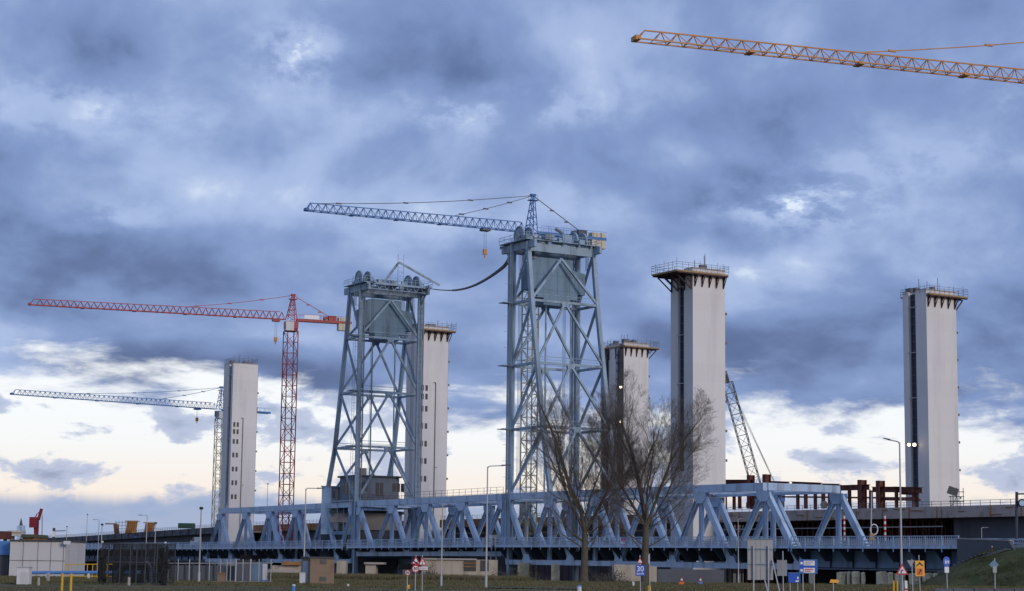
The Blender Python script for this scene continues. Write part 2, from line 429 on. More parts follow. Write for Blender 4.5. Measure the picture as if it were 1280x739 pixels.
def truss_span(label, tops, s0, s1, zb, rail=True):
    """tops: stations of the upper nodes, s0<s1 ends; ends that are upper nodes get a post, others a raking end"""
    t = thing('truss_span', label, 'bridge span', BR(s0, 0, 0))
    tops = sorted(tops)
    bots = [(a+b)/2 for a, b in zip(tops[:-1], tops[1:])]
    if tops[0] > s0+1: bots = [s0]+bots
    if tops[-1] < s1-1: bots = bots+[s1]
    zt = ZT-.58
    for side in (0, TW):
        P = lambda s, z: BR(s, side, z)
        c = MB()
        for a, b in zip(tops[:-1], tops[1:]): c.beam(P(a, zt), P(b, zt), 1.12, .75, UP)
        part('top_chord', c, 'blue_steel', t)
        c = MB(); L = [s0]+[b for b in bots if s0+.5 < b < s1-.5]+[s1]
        for a, b in zip(L[:-1], L[1:]): c.beam(P(a, zb+.4), P(b, zb+.4), .8, .7, UP)
        part('bottom_chord', c, 'blue_steel', t)
        for s in tops:
            # gusset at the upper node
            g = MB(); hw = 1.5
            for o in (-.41, .38):
                a, b = P(s, 0), P(s, 0)
                q_ = [(-hw, ZT-1.2), (-hw, ZT-1.9), (-.75, ZT-2.7), (.75, ZT-2.7), (hw, ZT-1.9), (hw, ZT-1.2)]
                if abs(s-s0) < 1: q_ = [(max(x, -.35), z) for x, z in q_]
                if abs(s-s1) < 1: q_ = [(min(x, .35), z) for x, z in q_]
                g.prism([BR(s+x, side+o, z) for x, z in q_], W*.03)
            part('gusset_plate', g, 'blue_steel', t)
            part('vertical', MB().ibeam(P(s, zb+.8), P(s, ZT-1.2), .62, .5, U, .06), 'blue_steel', t)
            for b in bots:
                if abs(b-s) < 9.5:
                    wide = b < s
                    d = MB(); a_ = P(s + (.5 if b > s else -.5), ZT-1.6); b_ = P(b, zb+.6)
                    if wide: d.beam(a_, b_, 1.0, .62, W.cross((b_-a_).normalized()))
                    else: d.ibeam(a_, b_, .66, .6, W.cross((b_-a_).normalized()), .07)
                    part('diagonal', d, 'blue_steel', t)
        for b in bots:
            g = MB()
            q_ = [(-1.3, zb+.75), (1.3, zb+.75), (.7, zb+1.8), (-.7, zb+1.8)]
            g.prism([BR(b+x, side+.36, z) for x, z in q_], W*.03); g.prism([BR(b+x, side-.40, z) for x, z in q_], W*.03)
            part('gusset_plate', g, 'blue_steel', t)
    # struts and cross bracing between the planes
    for s in tops:
        part('top_strut', MB().beam(BR(s, .4, ZT-.55), BR(s, TW-.4, ZT-.55), 1.05 if s in (tops[0], tops[-1]) else .6, .5, UP),
             'blue_steel', t)
    lb = MB()
    for a, b in zip(tops[:-1], tops[1:]):
        lb.beam(BR(a, .4, ZT-.8), BR(b, TW-.4, ZT-.8), .3); lb.beam(BR(b, .4, ZT-.86), BR(a, TW-.4, ZT-.86), .3)
    part('top_bracing', lb, 'blue_steel', t)
    deck_run(t, s0-.2, s1+.2, zb)
    return t
def deck_run(t, s0, s1, zb, rail=2.9, beams=True, step=2.3):
    n = max(2, int((s1-s0)/6)); SS = [s0+(s1-s0)*i/n for i in range(n+1)]
    d = MB()
    for a, b in zip(SS[:-1], SS[1:]):
        d.hexa([BR(a, -2.2, DECK+.02), BR(b, -2.2, DECK+.02), BR(b, TW+2.2, DECK+.02), BR(a, TW+2.2, DECK+.02),
                BR(a, -2.2, DECK+.28), BR(b, -2.2, DECK+.28), BR(b, TW+2.2, DECK+.28), BR(a, TW+2.2, DECK+.28)])
    part('deck', d, 'asphalt', t)
    e = MB()
    for a, b in zip(SS[:-1], SS[1:]): e.beam(BR(a, -2.33, DECK+.12), BR(b, -2.33, DECK+.12), .34, .22, UP)
    part('edge_beam', e, 'blue_steel', t)
    if beams:
        f = MB(); k = max(2, int((s1-s0)/4.2))
        for i in range(k+1):
            s = s0+.3+(s1-s0-.6)*i/k
            f.hexa([BR(s-.1, -.3, zb+1.0), BR(s+.1, -.3, zb+1.0), BR(s+.1, TW+.3, zb+1.0), BR(s-.1, TW+.3, zb+1.0),
                    BR(s-.1, -2.1, DECK-.02), BR(s+.1, -2.1, DECK-.02), BR(s+.1, TW+2.1, DECK-.02), BR(s-.1, TW+2.1, DECK-.02)])
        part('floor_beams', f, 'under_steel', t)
        st = MB()
        for q_ in (2.4, 5.0, 7.2, 9.5, 12.1):
            st.beam(BR(s0+.1, q_, DECK-.6), BR(s1-.1, q_, DECK-.6), .3, 1.1, W)
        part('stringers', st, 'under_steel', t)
    for tt, nm in ((-2.3, 'railing'), (TW+2.3, 'railing')):
        r = MB(); k = int((s1-s0)/rail)
        for i in range(k+1):
            s = s0+.1+(s1-s0-.2)*i/k
            r.beam(BR(s, tt, DECK-.45), BR(s, tt, DECK+1.55), .13, .13, U)
        for z, h in ((DECK+1.53, .10), (DECK+.42, .07)):
            for a, b in zip(SS[:-1], SS[1:]): r.beam(BR(a, tt+.02, z), BR(b, tt+.02, z), h, .07, UP)
        part(nm, r, 'blue_steel', t)
        b_ = MB(); n2 = int((s1-s0)/.36)
        for i in range(n2):
            s = s0+.2+(s1-s0-.4)*i/n2
            b_.beam(BR(s, tt+.02, DECK+.42), BR(s, tt+.02, DECK+1.5), .07, .03, U)
        part('railing_bars', b_, 'blue_steel', t)
    # road barrier along the truss line (double beam guard rail)
    g = MB()
    for tt in (-.62, TW+.62):
        for z in (DECK+.55, DECK+.95):
            g.beam(BR(s0, tt, z), BR(s1, tt, z), .18, .08, UP)
    part('guard_rail', g, 'galv', t)

rt = [S(p) for p in (957, 877, 808, 744, 687, 634)]
lt = [S(p) for p in (628, 577, 532, 489, 447)]
ft = [S(p) for p in (440, 405, 369, 336, 306, 274)]
pan = rt[1]-rt[0]
R0 = rt[0]-pan*.52
truss_span('blue steel truss span on the right, behind the two bare trees', rt, R0, rt[-1], ZB)
truss_span('blue steel truss span hanging between the two lift towers', lt, lt[0], lt[-1], 2.9)
truss_span('blue steel truss span at the far left, left of both lift towers', ft, ft[0], ft[-1]+pan*.5, ZB)

def girder_span(label, s0, s1, zb=1.7):
    t = thing('girder_span', label, 'bridge span', BR(s0, 0, 0))
    for tt in (.9, TW-.9):
        g = MB().beam(BR(s0, tt, (zb+DECK-.25)/2), BR(s1, tt, (zb+DECK-.25)/2), DECK-.25-zb, .12, UP)
        g.beam(BR(s0, tt, zb-.04), BR(s1, tt, zb-.04), .10, .8, UP)
        part('girder', g, 'girder', t)
        k = int((s1-s0)/4.1); st = MB().beam(BR(s0, tt-.2, zb+.12), BR(s1, tt-.2, zb+.12), .2, .1, UP).beam(BR(s0, tt+.2, zb+.12), BR(s1, tt+.2, zb+.12), .2, .1, UP).beam(BR(s0+.15, tt-.22, zb+.1), BR(s0+.15, tt+.22, zb+.1), .1)
        for i in range(k+1):
            s = s0+.15+(s1-s0-.3)*i/k
            for o in (-.2, .2): st.beam(BR(s, tt+o, zb+.02), BR(s, tt+o, DECK-.3), .12, .26, U)
        part('stiffeners', st, 'dark_steel', t)
    deck_run(t, s0, s1, zb, beams=True)
    return t
sAb = S(1197)-2.7
girder_span('blue plate girder span at the right, ending at the grass bank', sAb, R0-.6)
girder_span('blue plate girder spans at the far left, behind the white building', ft[-1]+pan*.5+.6, S(-60))

# ================================================================= lift towers
LEV = [56.1, 46.6, 35.6, 24.6, ZT]
OFF = [5.0, 6.3, 8.3, 10.3, 13.8]
def lift_tower(label, sv, dirn, sland):
    """dirn +1: the raking legs stand on the +s side"""
    t = thing('lift_tower', label, 'bridge tower', BR(sv, 0, 0))
    off = OFF[:-1]+[abs(sland-sv)]
    cz = camber(sv)
    P = lambda i, side: BR(sv+dirn*off[i], side, LEV[i])
    V = lambda i, side: BR(sv, side, LEV[i])
    for side in (0, TW):
        part('vertical_leg', MB().beam(BR(sv, side, -3.4), BR(sv, side, LEV[0]+1.2), .82, .72, W), 'tower_steel', t)
        guide = MB()
        for o in (-.62, .62): guide.beam(BR(sv-dirn*.45, side+o, 5), BR(sv-dirn*.45, side+o, LEV[0]), .14, .3, W)
        z = 6.0
        while z < LEV[0]: guide.beam(BR(sv-dirn*.45, side-.6, z), BR(sv-dirn*.45, side+.6, z), .06); z += 1.1
        part('guide_rails', guide, 'tower_steel', t)
        l = MB()
        for i in range(4): l.beam(P(i, side), P(i+1, side), .72, .72, W)
        part('raking_leg', l, 'tower_steel', t)
        for i in range(4):
            part('brace', MB().beam(P(i, side), V(i+1, side), .38, .36, W), 'tower_steel', t)
        for i in range(1, 4):
            part('strut', MB().beam(P(i, side), V(i, side), .42, .42, W), 'tower_steel', t)
    for f, X in ((0, P), (1, V)):
        for i in range(0, 4):
            top_l, top_r, bl, br_ = X(i, 0), X(i, TW), X(i+1, 0), X(i+1, TW)
            apex = (top_l+top_r)/2 - UP*(1.6 if i == 0 else .1)
            if i < 4:
                part('brace', MB().beam(apex, bl+UP*.2, .40, .36, X(i, 0)-X(i, TW)), 'tower_steel', t)
                part('brace', MB().beam(apex, br_+UP*.2, .40, .36, X(i, 0)-X(i, TW)), 'tower_steel', t)
            if i:
                part('strut', MB().beam(top_l, top_r, .42, .4, UP), 'tower_steel', t)
                part('walkway_rail', MB().beam(top_l+UP*1.1, top_r+UP*1.1, .10).beam(top_l+UP*.6, top_r+UP*.6, .06), 'tower_steel', t)
                part('gusset_plate', MB().prism([apex+(top_r-top_l).normalized()*x+UP*z+U*(-.26) for x, z in ((-.9, .25), (-.6, -.7), (.6, -.7), (.9, .25))], U*.5), 'tower_steel', t)
    # head girders and platform
    h = LEV[0]
    for s_ in (sv, sv+dirn*5.0):
        part('head_girder', MB().beam(BR(s_, -.5, h+.0), BR(s_, TW+.5, h+.0), 1.5, .5, UP), 'tower_steel', t)
    for side in (0, TW):
        part('head_girder', MB().beam(BR(sv-dirn*3.6, side, h+.3), BR(sv+dirn*7.4, side, h+.3), 1.3, .5, UP), 'tower_steel', t)
    pf = MB()
    a, b = sv-dirn*3.2, sv+dirn*6.0
    def strip(s0_, s1_, q0_, q1_, z_, th_=.12):
        pf.hexa([BR(s0_, q0_, z_), BR(s1_, q0_, z_), BR(s1_, q1_, z_), BR(s0_, q1_, z_), BR(s0_, q0_, z_+th_), BR(s1_, q0_, z_+th_), BR(s1_, q1_, z_+th_), BR(s0_, q1_, z_+th_)])
    strip(a, a+dirn*1.5, -1.0, TW+1.0, h+1.1); strip(b-dirn*1.3, b, -1.0, TW+1.0, h+1.1)
    strip(a+dirn*1.5, b-dirn*1.3, -1.0, .2, h+1.1); strip(a+dirn*1.5, b-dirn*1.3, TW-.2, TW+1.0, h+1.1)
    strip(a+dirn*1.5, b-dirn*1.3, TW/2-1.2, TW/2+1.2, h+1.1)
    for q_ in (1.0, 3.6, TW/2, TW-3.6, TW-1): pf.beam(BR(a-dirn*.4, q_, h+.85), BR(b, q_, h+.85), .32, .2)
    pf.beam(BR(a-dirn*.3, -.6, h+.9), BR(a-dirn*.3, TW+.6, h+.9), .3, .2)
    part('platform', pf, 'tower_steel', t)
    tr_ = MB(); zq = h-1.0           # lattice apron below the front walkway
    n_ = 8
    for k in range(n_):
        q0_, q1_ = TW*k/n_, TW*(k+1)/n_; f_ = a+dirn*.3
        tr_.beam(BR(f_, q0_, h+1.0), BR(f_, (q0_+q1_)/2, zq+.9), .12).beam(BR(f_, (q0_+q1_)/2, zq+.9), BR(f_, q1_, h+1.0), .12)
    tr_.beam(BR(a+dirn*.3, 0, zq+.9), BR(a+dirn*.3, TW, zq+.9), .14)
    for q_ in (0, TW): tr_.beam(BR(sv, q_, h-2.5), BR(a, q_, h+.8), .26)
    part('apron_lattice', tr_, 'tower_steel', t)
    hc = MB(); rq = random.Random(int(sv))
    for k in range(14):
        q_, s_ = rq.uniform(0, TW), rq.uniform(0, 1)
        p_ = BR(a+(b-a)*s_, q_, h+1.2)
        if rq.random() < .5: part('gear_post', MB().beam(p_, p_+UP*rq.uniform(.9, 2.2), .09), 'tower_steel', t)
        else: part('gear_box', MB().obox(p_+UP*.3, U*rq.uniform(.2, .6), W*rq.uniform(.2, .7), UP*rq.uniform(.25, .5)), 'tower_steel', t)
    for q_ in (.2, 2.1, TW-2.1, TW-.2):
        hc = MB(); hc.beam(BR(sv+dirn*.3, q_+.7, h+1.2), BR(sv+dirn*.3, q_+.7, h+2.7), .12).beam(BR(sv+dirn*3.0, q_+.7, h+1.2), BR(sv+dirn*3.0, q_+.7, h+2.7), .12).beam(BR(sv+dirn*.3, q_+.7, h+2.7), BR(sv+dirn*3.0, q_+.7, h+2.7), .12)
        part('sheave_frame', hc, 'tower_steel', t)
    for q_ in (0, TW):
        wm = MB()
        wm.beam(BR(a-dirn*1.9, q_+(.5 if q_ == 0 else -.5), h+1.0), BR(a+dirn*3, q_+(.5 if q_ == 0 else -.5), h+1.0), .45, .5)
        part('platform_outrigger', wm, 'tower_steel', t)
    rl = MB()
    cor = [BR(a, -1.0, h+1.22), BR(b, -1.0, h+1.22), BR(b, TW+1.0, h+1.22), BR(a, TW+1.0, h+1.22)]
    for c1, c2 in zip(cor, cor[1:]+cor[:1]):
        n = max(3, int((c2-c1).length/1.8))
        for i in range(n): p = c1.lerp(c2, i/n); rl.beam(p, p+UP*1.15, .07)
        for z in (.6, 1.12): rl.beam(c1+UP*z, c2+UP*z, .06)
    part('platform_rail', rl, 'tower_steel', t)
    for q_ in (.2, 2.1, TW-2.1, TW-.2):
        c = BR(sv+dirn*1.6, q_, h+2.35)
        r = 1.6
        sh = MB().ring(c, W, r, .16, .34, 22).disc(c, W, .38, .7, 12)
        for i in range(8):
            a_ = 6.283*i/8; sh.beam(c, c+(U*math.cos(a_)+UP*math.sin(a_))*r, .14, .10, W)
        s_o = part('sheave', sh, 'tower_steel', t)
        part('sheave_web', MB().tube(c-W*.04, c+W*.04, r-.05, n=22), 'tower_steel', s_o)
        bb = MB()
        for o in (-.5, .5):
            bb.prism([c+W*o+U*x+UP*z for x, z in ((-1.1, -1.0), (1.1, -1.0), (.3, .2), (-.3, .2))], W*.1)
        part('bearing_block', bb, 'tower_steel', t)
        rp = MB()
        for k in (-.25, 0, .25):
            rp.tube(BR(sv+dirn*3.3, q_+k, h+2.2), BR(sv+dirn*3.3, q_+k, h-3), .05)
            rp.tube(BR(sv-dirn*.15-dirn*.9, q_+k, h+2.2), BR(sv-dirn*.15-dirn*.9, q_+k, ZT+.6), .035)
        part('hoist_ropes', rp, 'rope', t)
    # machinery boxes and ladders on the platform
    for s_, q_, hh in ((1.2, 5.0, 1.1), (3.5, 8.6, 1.5), (5.2, 3.8, 1.0)):
        part('motor_box', MB().obox(BR(sv+dirn*s_, q_, h+1.42+hh/2), U*.7, W*.9, UP*hh/2), 'tower_steel', t)
    # stepped counterweight
    cw = MB(); cs = sv+dirn*2.6; ht = U*1.35
    top, wz, mz, bz = h-1.5, h-7.2, h-8.5, h-9.8
    poly = [(1.5, top-.7), (3.0, top), (TW-3.6, top), (TW-3.6, top-1.8), (TW-1.0, top-2.2), (TW-1.0, wz-.3), (TW-2.6, wz-.3), (TW-2.6, mz), (TW-4.2, mz),
            (TW-4.2, bz), (3.9, bz), (3.9, mz), (2.6, mz), (2.6, wz), (.9, wz), (.9, top-2.2), (1.5, top-2.2)]
    cw.prism([BR(cs, x, z)-ht for x, z in poly], ht*2)
    wo = part('counterweight', cw, 'weight', t)
    rb = MB()
    for z in (wz+.15, top-3.0): rb.beam(BR(cs, .9, z)-ht*1.02, BR(cs, TW-1.0, z)-ht*1.02, .10, .06)
    for x in (3.9, TW/2, TW-4.2): rb.beam(BR(cs, x, bz+.2)-ht*1.02, BR(cs, x, top-2.3)-ht*1.02, .10, .06, W)
    part('weight_ribs', rb, 'weight', wo)
    for x in (4.6, 9.8):
        part('guide_tube', MB().tube(BR(cs+dirn*1.0, x, ZT), BR(cs+dirn*1.0, x, bz), .16), 'tower_steel', t)
    # ladder with hoops beside the near vertical leg
    ld = MB()
    for o in (.25, .75): ld.beam(BR(sv+dirn*.9, -o-.35, 6), BR(sv+dirn*.9, -o-.35, h+1), .06)
    z = 6.2
    while z < h: ld.beam(BR(sv+dirn*.9, -.6, z), BR(sv+dirn*.9, -1.1, z), .04); z += .6
    z = 8.0
    while z < h:
        ld.beam(BR(sv, -.45, z), BR(sv-dirn*.4, -1.5, z), .05); z += 2.8
    part('ladder', ld, 'tower_steel', t)
    for i in (1, 2, 3):
        part('landing', MB().obox(V(i, 0)-W*1.4, U*1.0, W*.9, UP*.06), 'tower_steel', t)
    return t, h
t1, h1 = lift_tower('grey-blue lattice lift tower left of the other, with a raised peaked frame on top', S(444), 1, ft[1])
t2, h2 = lift_tower('grey-blue lattice lift tower with the blue crane jib above its head', S(637), -1, rt[-2])
# peaked frame on the left tower's head
sv = S(444); hb = h1+camber(sv)
pk = BR(sv-1.5, 7.6, h1+6.0)
part('peaked_frame', MB().beam(BR(sv+.5, 4.8, h1+1.3), pk, .42).beam(pk, BR(sv-4.4, TW+2.0, h1+1.6), .38), 'tower_steel', t1)
fr = MB()
for q_ in (7.4, 8.7):
    fr.beam(BR(sv-1.5, q_, h1+1.4), BR(sv-1.5, q_, h1+7.6), .10)
for k in range(6): fr.beam(BR(sv-1.5, 7.4, h1+2.2+k*.9), BR(sv-1.5, 8.7, h1+2.2+k*.9), .06)
part('frame_ladder', fr, 'tower_steel', t1)
# hose across from tower to tower
c = thing('hanging_hose', 'thick dark ribbed hose sagging between the heads of the two lift towers', 'hose', at(540, 361, 383))
pts = [(538, 361, 386), (548, 362.3, 383), (560, 363, 379), (572, 362.5, 375), (584, 360, 370), (596, 355.5, 364), (608, 349, 357), (620, 341, 350), (630, 333, 344), (636, 325, 339)]
pts = [at(*p) for p in pts]
cat = MB()
def spline(P, n):
    o = []
    for i in range(len(P)-1):
        p0, p1, p2, p3 = P[max(0, i-1)], P[i], P[i+1], P[min(len(P)-1, i+2)]
        for k in range(n):
            t = k/n
            o.append(.5*((2*p1)+(p2-p0)*t+(2*p0-5*p1+4*p2-p3)*t*t+(3*p1-p0-3*p2+p3)*t**3))
    return o+[P[-1]]
SP = spline(pts, 8)
for i, (a, b) in enumerate(zip(SP[:-1], SP[1:])):
    f = i/len(SP); cat.tube(a, b, .08+.17*f, n=8)
cl = cat
for i in range(20, len(SP)-1):
    f = i/len(SP); d = (SP[i+1]-SP[i]).normalized(); cl.tube(SP[i]-d*.14, SP[i]+d*.14, (.08+.17*f)*1.5, n=8)
part('hose', cat, 'hose', c)
part('end_clamp', MB().tube(SP[-1]-UP*.5, SP[-1]+UP*.5, .3), 'tower_steel', c)
# hose loop lying over the right tower's head
sv2 = S(637)
hp = [at(650, 298, 331), at(668, 299, 332), at(685, 300, 334), at(697, 302, 335), at(705, 299, 335), at(703, 292, 335), at(694, 286, 335)]
part('hose_loop', MB().path(spline(hp, 6), .28, 8), 'hose', t2)

# ================================================================= new bridge pylons
def pylon(label, px, py, ztop=54.0, wa=7.1, wb=6.3, rec=((.42, .72),), plat=(0, 0, 0, 0), windows=(), pipe=None, rec_mat='pylon_in',
          rec_bottom=4.0, lamps=None, extra_hoist=False):
    c = GP(px, py, ztop); c.z = 0
    t = thing('concrete_pylon', label, 'bridge pylon', (c.x, c.y, -3.2))
    Q = lambda a, b, z: Vector((c.x, c.y, 0)) + W*a + U*b + UP*z
    # shaft: front block, strips, back block so the recess in the left face is real
    rd = .9
    s = MB()
    def blk(a0, a1, b0, b1, z0, z1): s.hexa([Q(a0, b0, z0), Q(a1, b0, z0), Q(a1, b1, z0), Q(a0, b1, z0), Q(a0, b0, z1), Q(a1, b0, z1), Q(a1, b1, z1), Q(a0, b1, z1)])
    blk(rd, wa, 0, wb, -4, ztop)
    edges = [0.0]
    for r0, r1 in rec: edges += [r0*wb, r1*wb]
    edges.append(wb)
    for i in range(0, len(edges), 2): blk(0, rd, edges[i], edges[i+1], -4, ztop)
    if rec_bottom > 0:
        for r0, r1 in rec: blk(.3, rd, r0*wb, r1*wb, -4, rec_bottom)
    part('shaft', s, 'pylon', t)
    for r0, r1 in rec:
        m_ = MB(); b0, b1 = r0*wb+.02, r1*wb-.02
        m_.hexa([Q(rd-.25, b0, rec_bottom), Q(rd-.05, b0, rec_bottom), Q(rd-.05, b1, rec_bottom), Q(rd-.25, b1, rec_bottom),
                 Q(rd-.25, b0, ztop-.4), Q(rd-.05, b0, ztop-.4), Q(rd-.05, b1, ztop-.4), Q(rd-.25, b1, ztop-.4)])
        ro = part('recess_shade_sheet', m_, 'dark_steel', t)  # dark sheet added at the back: the slot's shade put into colour
        ld = MB(); z = rec_bottom+.5
        for b_ in (b0+.25, b1-.25): ld.beam(Q(rd-.5, b_, rec_bottom), Q(rd-.5, b_, ztop-.5), .10)
        while z < ztop-1: ld.beam(Q(rd-.5, b0+.25, z), Q(rd-.5, b1-.25, z), .08); z += 1.6 if rec_mat != 'scaf' else .8
        part('recess_ladder', ld, 'scaffold', ro)
        z = ztop-3
        while z > 14:
            part('recess_tie', MB().beam(Q(-.05, b0-.25, z), Q(-.05, b1+.25, z), .14, .08), 'galv', t); z -= 8.6
    cap = MB(); 
    for i in range(0, len(edges), 2): cap.beam(Q(.03, edges[i], ztop+.1), Q(.03, edges[i+1], ztop+.1), .2, .06)
    cap.beam(Q(0, -.03, ztop+.1), Q(wa, -.03, ztop+.1), .2, .06)
    part('parapet', cap, 'concrete', t)
    for z, n in windows:
        for k in range(2):
            for j in range(n):
                b = .75+k*1.0
                wo = part('window', MB().obox(Q(b, -.012, z-j*1.9), W*.30, U*.025, UP*.62), 'pane', t)
    if pipe:
        a, z1 = pipe
        part('downpipe', MB().beam(Q(a, -.12, 4), Q(a, -.12, z1), .16).beam(Q(a+.05, -.12, z1), Q(a-.6, -.12, z1), .14).beam(Q(a, -.12, z1*.55), Q(a+.7, -.12, z1*.55), .1), 'scaffold', t)
    # construction lift ladder / cable tray up the right-hand edge
    ct = MB().beam(Q(wa+.12, .25, 8), Q(wa+.12, .25, ztop-2), .10); z = 10
    while z < ztop-3: ct.obox(Q(wa+.3, .25, z), W*.22, U*.12, UP*.22); z += 5.2
    part('cable_tray', ct, 'scaffold', t)
    if rec_mat == 'scaf':
        for r0, r1 in rec:
            b0, b1 = r0*wb, r1*wb; hm = MB(); z = 0.0
            for a_ in (-.6, -.1):
                for b_ in (b0, b1): hm.beam(Q(a_, b_, -3), Q(a_, b_, ztop-1.6), .13)
            while z < ztop-2:
                for e_ in ((Q(-.6, b0, z), Q(-.6, b1, z)), (Q(-.6, b0, z), Q(-.1, b0, z)), (Q(-.6, b0, z), Q(-.6, b1, z+1.9))): hm.beam(*e_, .11)
                z += 1.9
            ho_ = part('hoist_scaffold', hm, 'dark_steel', t)
            part('safety_net', MB().hexa([Q(x, y, z_) for z_ in (-3, ztop-1.8) for x, y in ((-.35, b0+.1), (-.3, b0+.1), (-.3, b1-.1), (-.35, b1-.1))]), 'lamp_head', ho_)
    L, Rr, Fr, Bk = plat
    zp = ztop-1.0
    if L or Rr or Fr:
        sl = MB(); th = .28
        a0, a1, b0, b1 = -L, wa+Rr, -Fr, wb+Bk
        for x0, x1, y0, y1 in ((a0, -.02, b0, b1), (wa+.02, a1, b0, b1), (-.02, wa+.02, b0, -.02), (-.02, wa+.02, wb+.02, b1)):
            if x1-x0 > .1 and y1-y0 > .1:
                sl.hexa([Q(x0, y0, zp), Q(x1, y0, zp), Q(x1, y1, zp), Q(x0, y1, zp), Q(x0, y0, zp+th), Q(x1, y0, zp+th), Q(x1, y1, zp+th), Q(x0, y1, zp+th)])
        part('formwork_platform', sl, 'plywood', t)
        und = MB()
        for k in range(6):
            if L > .4: b_ = b0+.3+(b1-b0-.6)*k/5; und.beam(Q(a0+.1, b_, zp-.14), Q(-.05, b_, zp-.14), .22)
            if Rr > .4: b_ = b0+.3+(b1-b0-.6)*k/5; und.beam(Q(wa+.05, b_, zp-.14), Q(a1-.1, b_, zp-.14), .22)
        for b_ in (b0+.1,): und.beam(Q(a0+.1, b_, zp-.12), Q(a1-.1, b_, zp-.12), .22)
        part('platform_joists', und, 'bracket', t)
        def bracket(p, out, ln, h=2.1):
            m_ = MB(); r_ = out.normalized()
            m_.beam(p, p-UP*h, .2).beam(p-UP*.15, p+r_*ln-UP*.15, .2).beam(p-UP*(h-.1), p+r_*ln-UP*.2, .18).beam(p-UP*(h*.5), p+r_*ln*.5-UP*.2, .14)
            part('bracket', m_, 'bracket', t)
        if Fr:
            for k in range(5): bracket(Q(.4+(wa-.8)*k/4, -.12, zp-.1), -U, Fr-.15)
        if L:
            for k in range(4): bracket(Q(-.12, .4+(wb-.8)*k/3, zp-.1), -W, min(L-.2, 3.0), 2.6)
        if Rr:
            for k in range(4): bracket(Q(wa+.12, .4+(wb-.8)*k/3, zp-.1), W, min(Rr-.2, 3.0), 2.6)
        cor = [Q(a0, b0, zp+th), Q(a1, b0, zp+th), Q(a1, b1, zp+th), Q(a0, b1, zp+th)]
        hr = 1.45
    else:
        cor = [Q(.1, .1, ztop), Q(wa-.1, .1, ztop), Q(wa-.1, wb-.1, ztop), Q(.1, wb-.1, ztop)]; hr = 1.5
    rl = MB(); rr = random.Random(int(px))
    for c1, c2 in zip(cor, cor[1:]+cor[:1]):
        n = max(4, int((c2-c1).length/1.15))
        for i in range(n):
            p = c1.lerp(c2, i/n); rl.tube(p, p+UP*(hr+rr.uniform(-.3, .7)), .035, n=5)
        for z in (.5, 1.0, 1.4): rl.tube(c1+UP*z, c2+UP*z, .03, n=5)
    part('scaffold_rail', rl, 'scaffold', t)
    tp = MB()
    for k in range(7):
        p = Q(rr.uniform(.5, wa-.5), rr.uniform(.8, wb-.8), ztop)
        if rr.random() < .5: tp.obox(p+UP*.45, W*rr.uniform(.3, .9), U*rr.uniform(.3, .7), UP*.45)
        else: tp.tube(p, p+UP*rr.uniform(1.5, 3.2), .06, n=5)
    part('top_gear', tp, 'scaffold', t)
    if lamps:
        for px_, py_ in lamps:
            a_ = Q(1.2, (rec[-1 if px_ < 760 else 0][0]+.1)*wb, 0)
            p = at(px_, py_, a_.y-1.6)
            fo = part('floodlight', MB().obox(p+Vector((0, .25, 0)), (.42, 0, 0), (0, .2, 0), (0, 0, .34)), 'scaffold', t)
            part('lens', MB().disc(p-Vector((0, .0, 0)), (0, 1, 0), .27, .08, 14), 'flood', fo)
    return t, c, Q
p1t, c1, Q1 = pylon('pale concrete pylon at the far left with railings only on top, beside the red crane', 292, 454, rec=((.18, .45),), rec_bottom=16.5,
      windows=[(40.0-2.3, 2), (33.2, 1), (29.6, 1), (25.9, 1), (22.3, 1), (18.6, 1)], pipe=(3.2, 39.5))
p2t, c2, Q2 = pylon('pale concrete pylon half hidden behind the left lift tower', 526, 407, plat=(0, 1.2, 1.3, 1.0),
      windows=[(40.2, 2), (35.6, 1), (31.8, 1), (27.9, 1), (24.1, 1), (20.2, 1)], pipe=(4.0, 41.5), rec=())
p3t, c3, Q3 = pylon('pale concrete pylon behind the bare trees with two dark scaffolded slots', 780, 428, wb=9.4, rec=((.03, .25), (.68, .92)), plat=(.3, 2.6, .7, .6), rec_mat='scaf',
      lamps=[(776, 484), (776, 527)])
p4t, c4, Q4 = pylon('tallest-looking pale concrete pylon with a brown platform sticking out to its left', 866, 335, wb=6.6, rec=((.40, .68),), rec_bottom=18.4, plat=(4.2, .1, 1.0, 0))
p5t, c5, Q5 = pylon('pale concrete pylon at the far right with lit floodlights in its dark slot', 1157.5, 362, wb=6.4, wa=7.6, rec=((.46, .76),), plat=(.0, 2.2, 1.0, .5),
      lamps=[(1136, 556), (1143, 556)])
tv = (c4-A).dot(W)
print('PYLONS', c1, c2, c3, c4, c5, 't', [(c-A).dot(W) for c in (c1, c2, c3, c4, c5)], 's', [(c-A).dot(U) for c in (c1, c2, c3, c4, c5)])

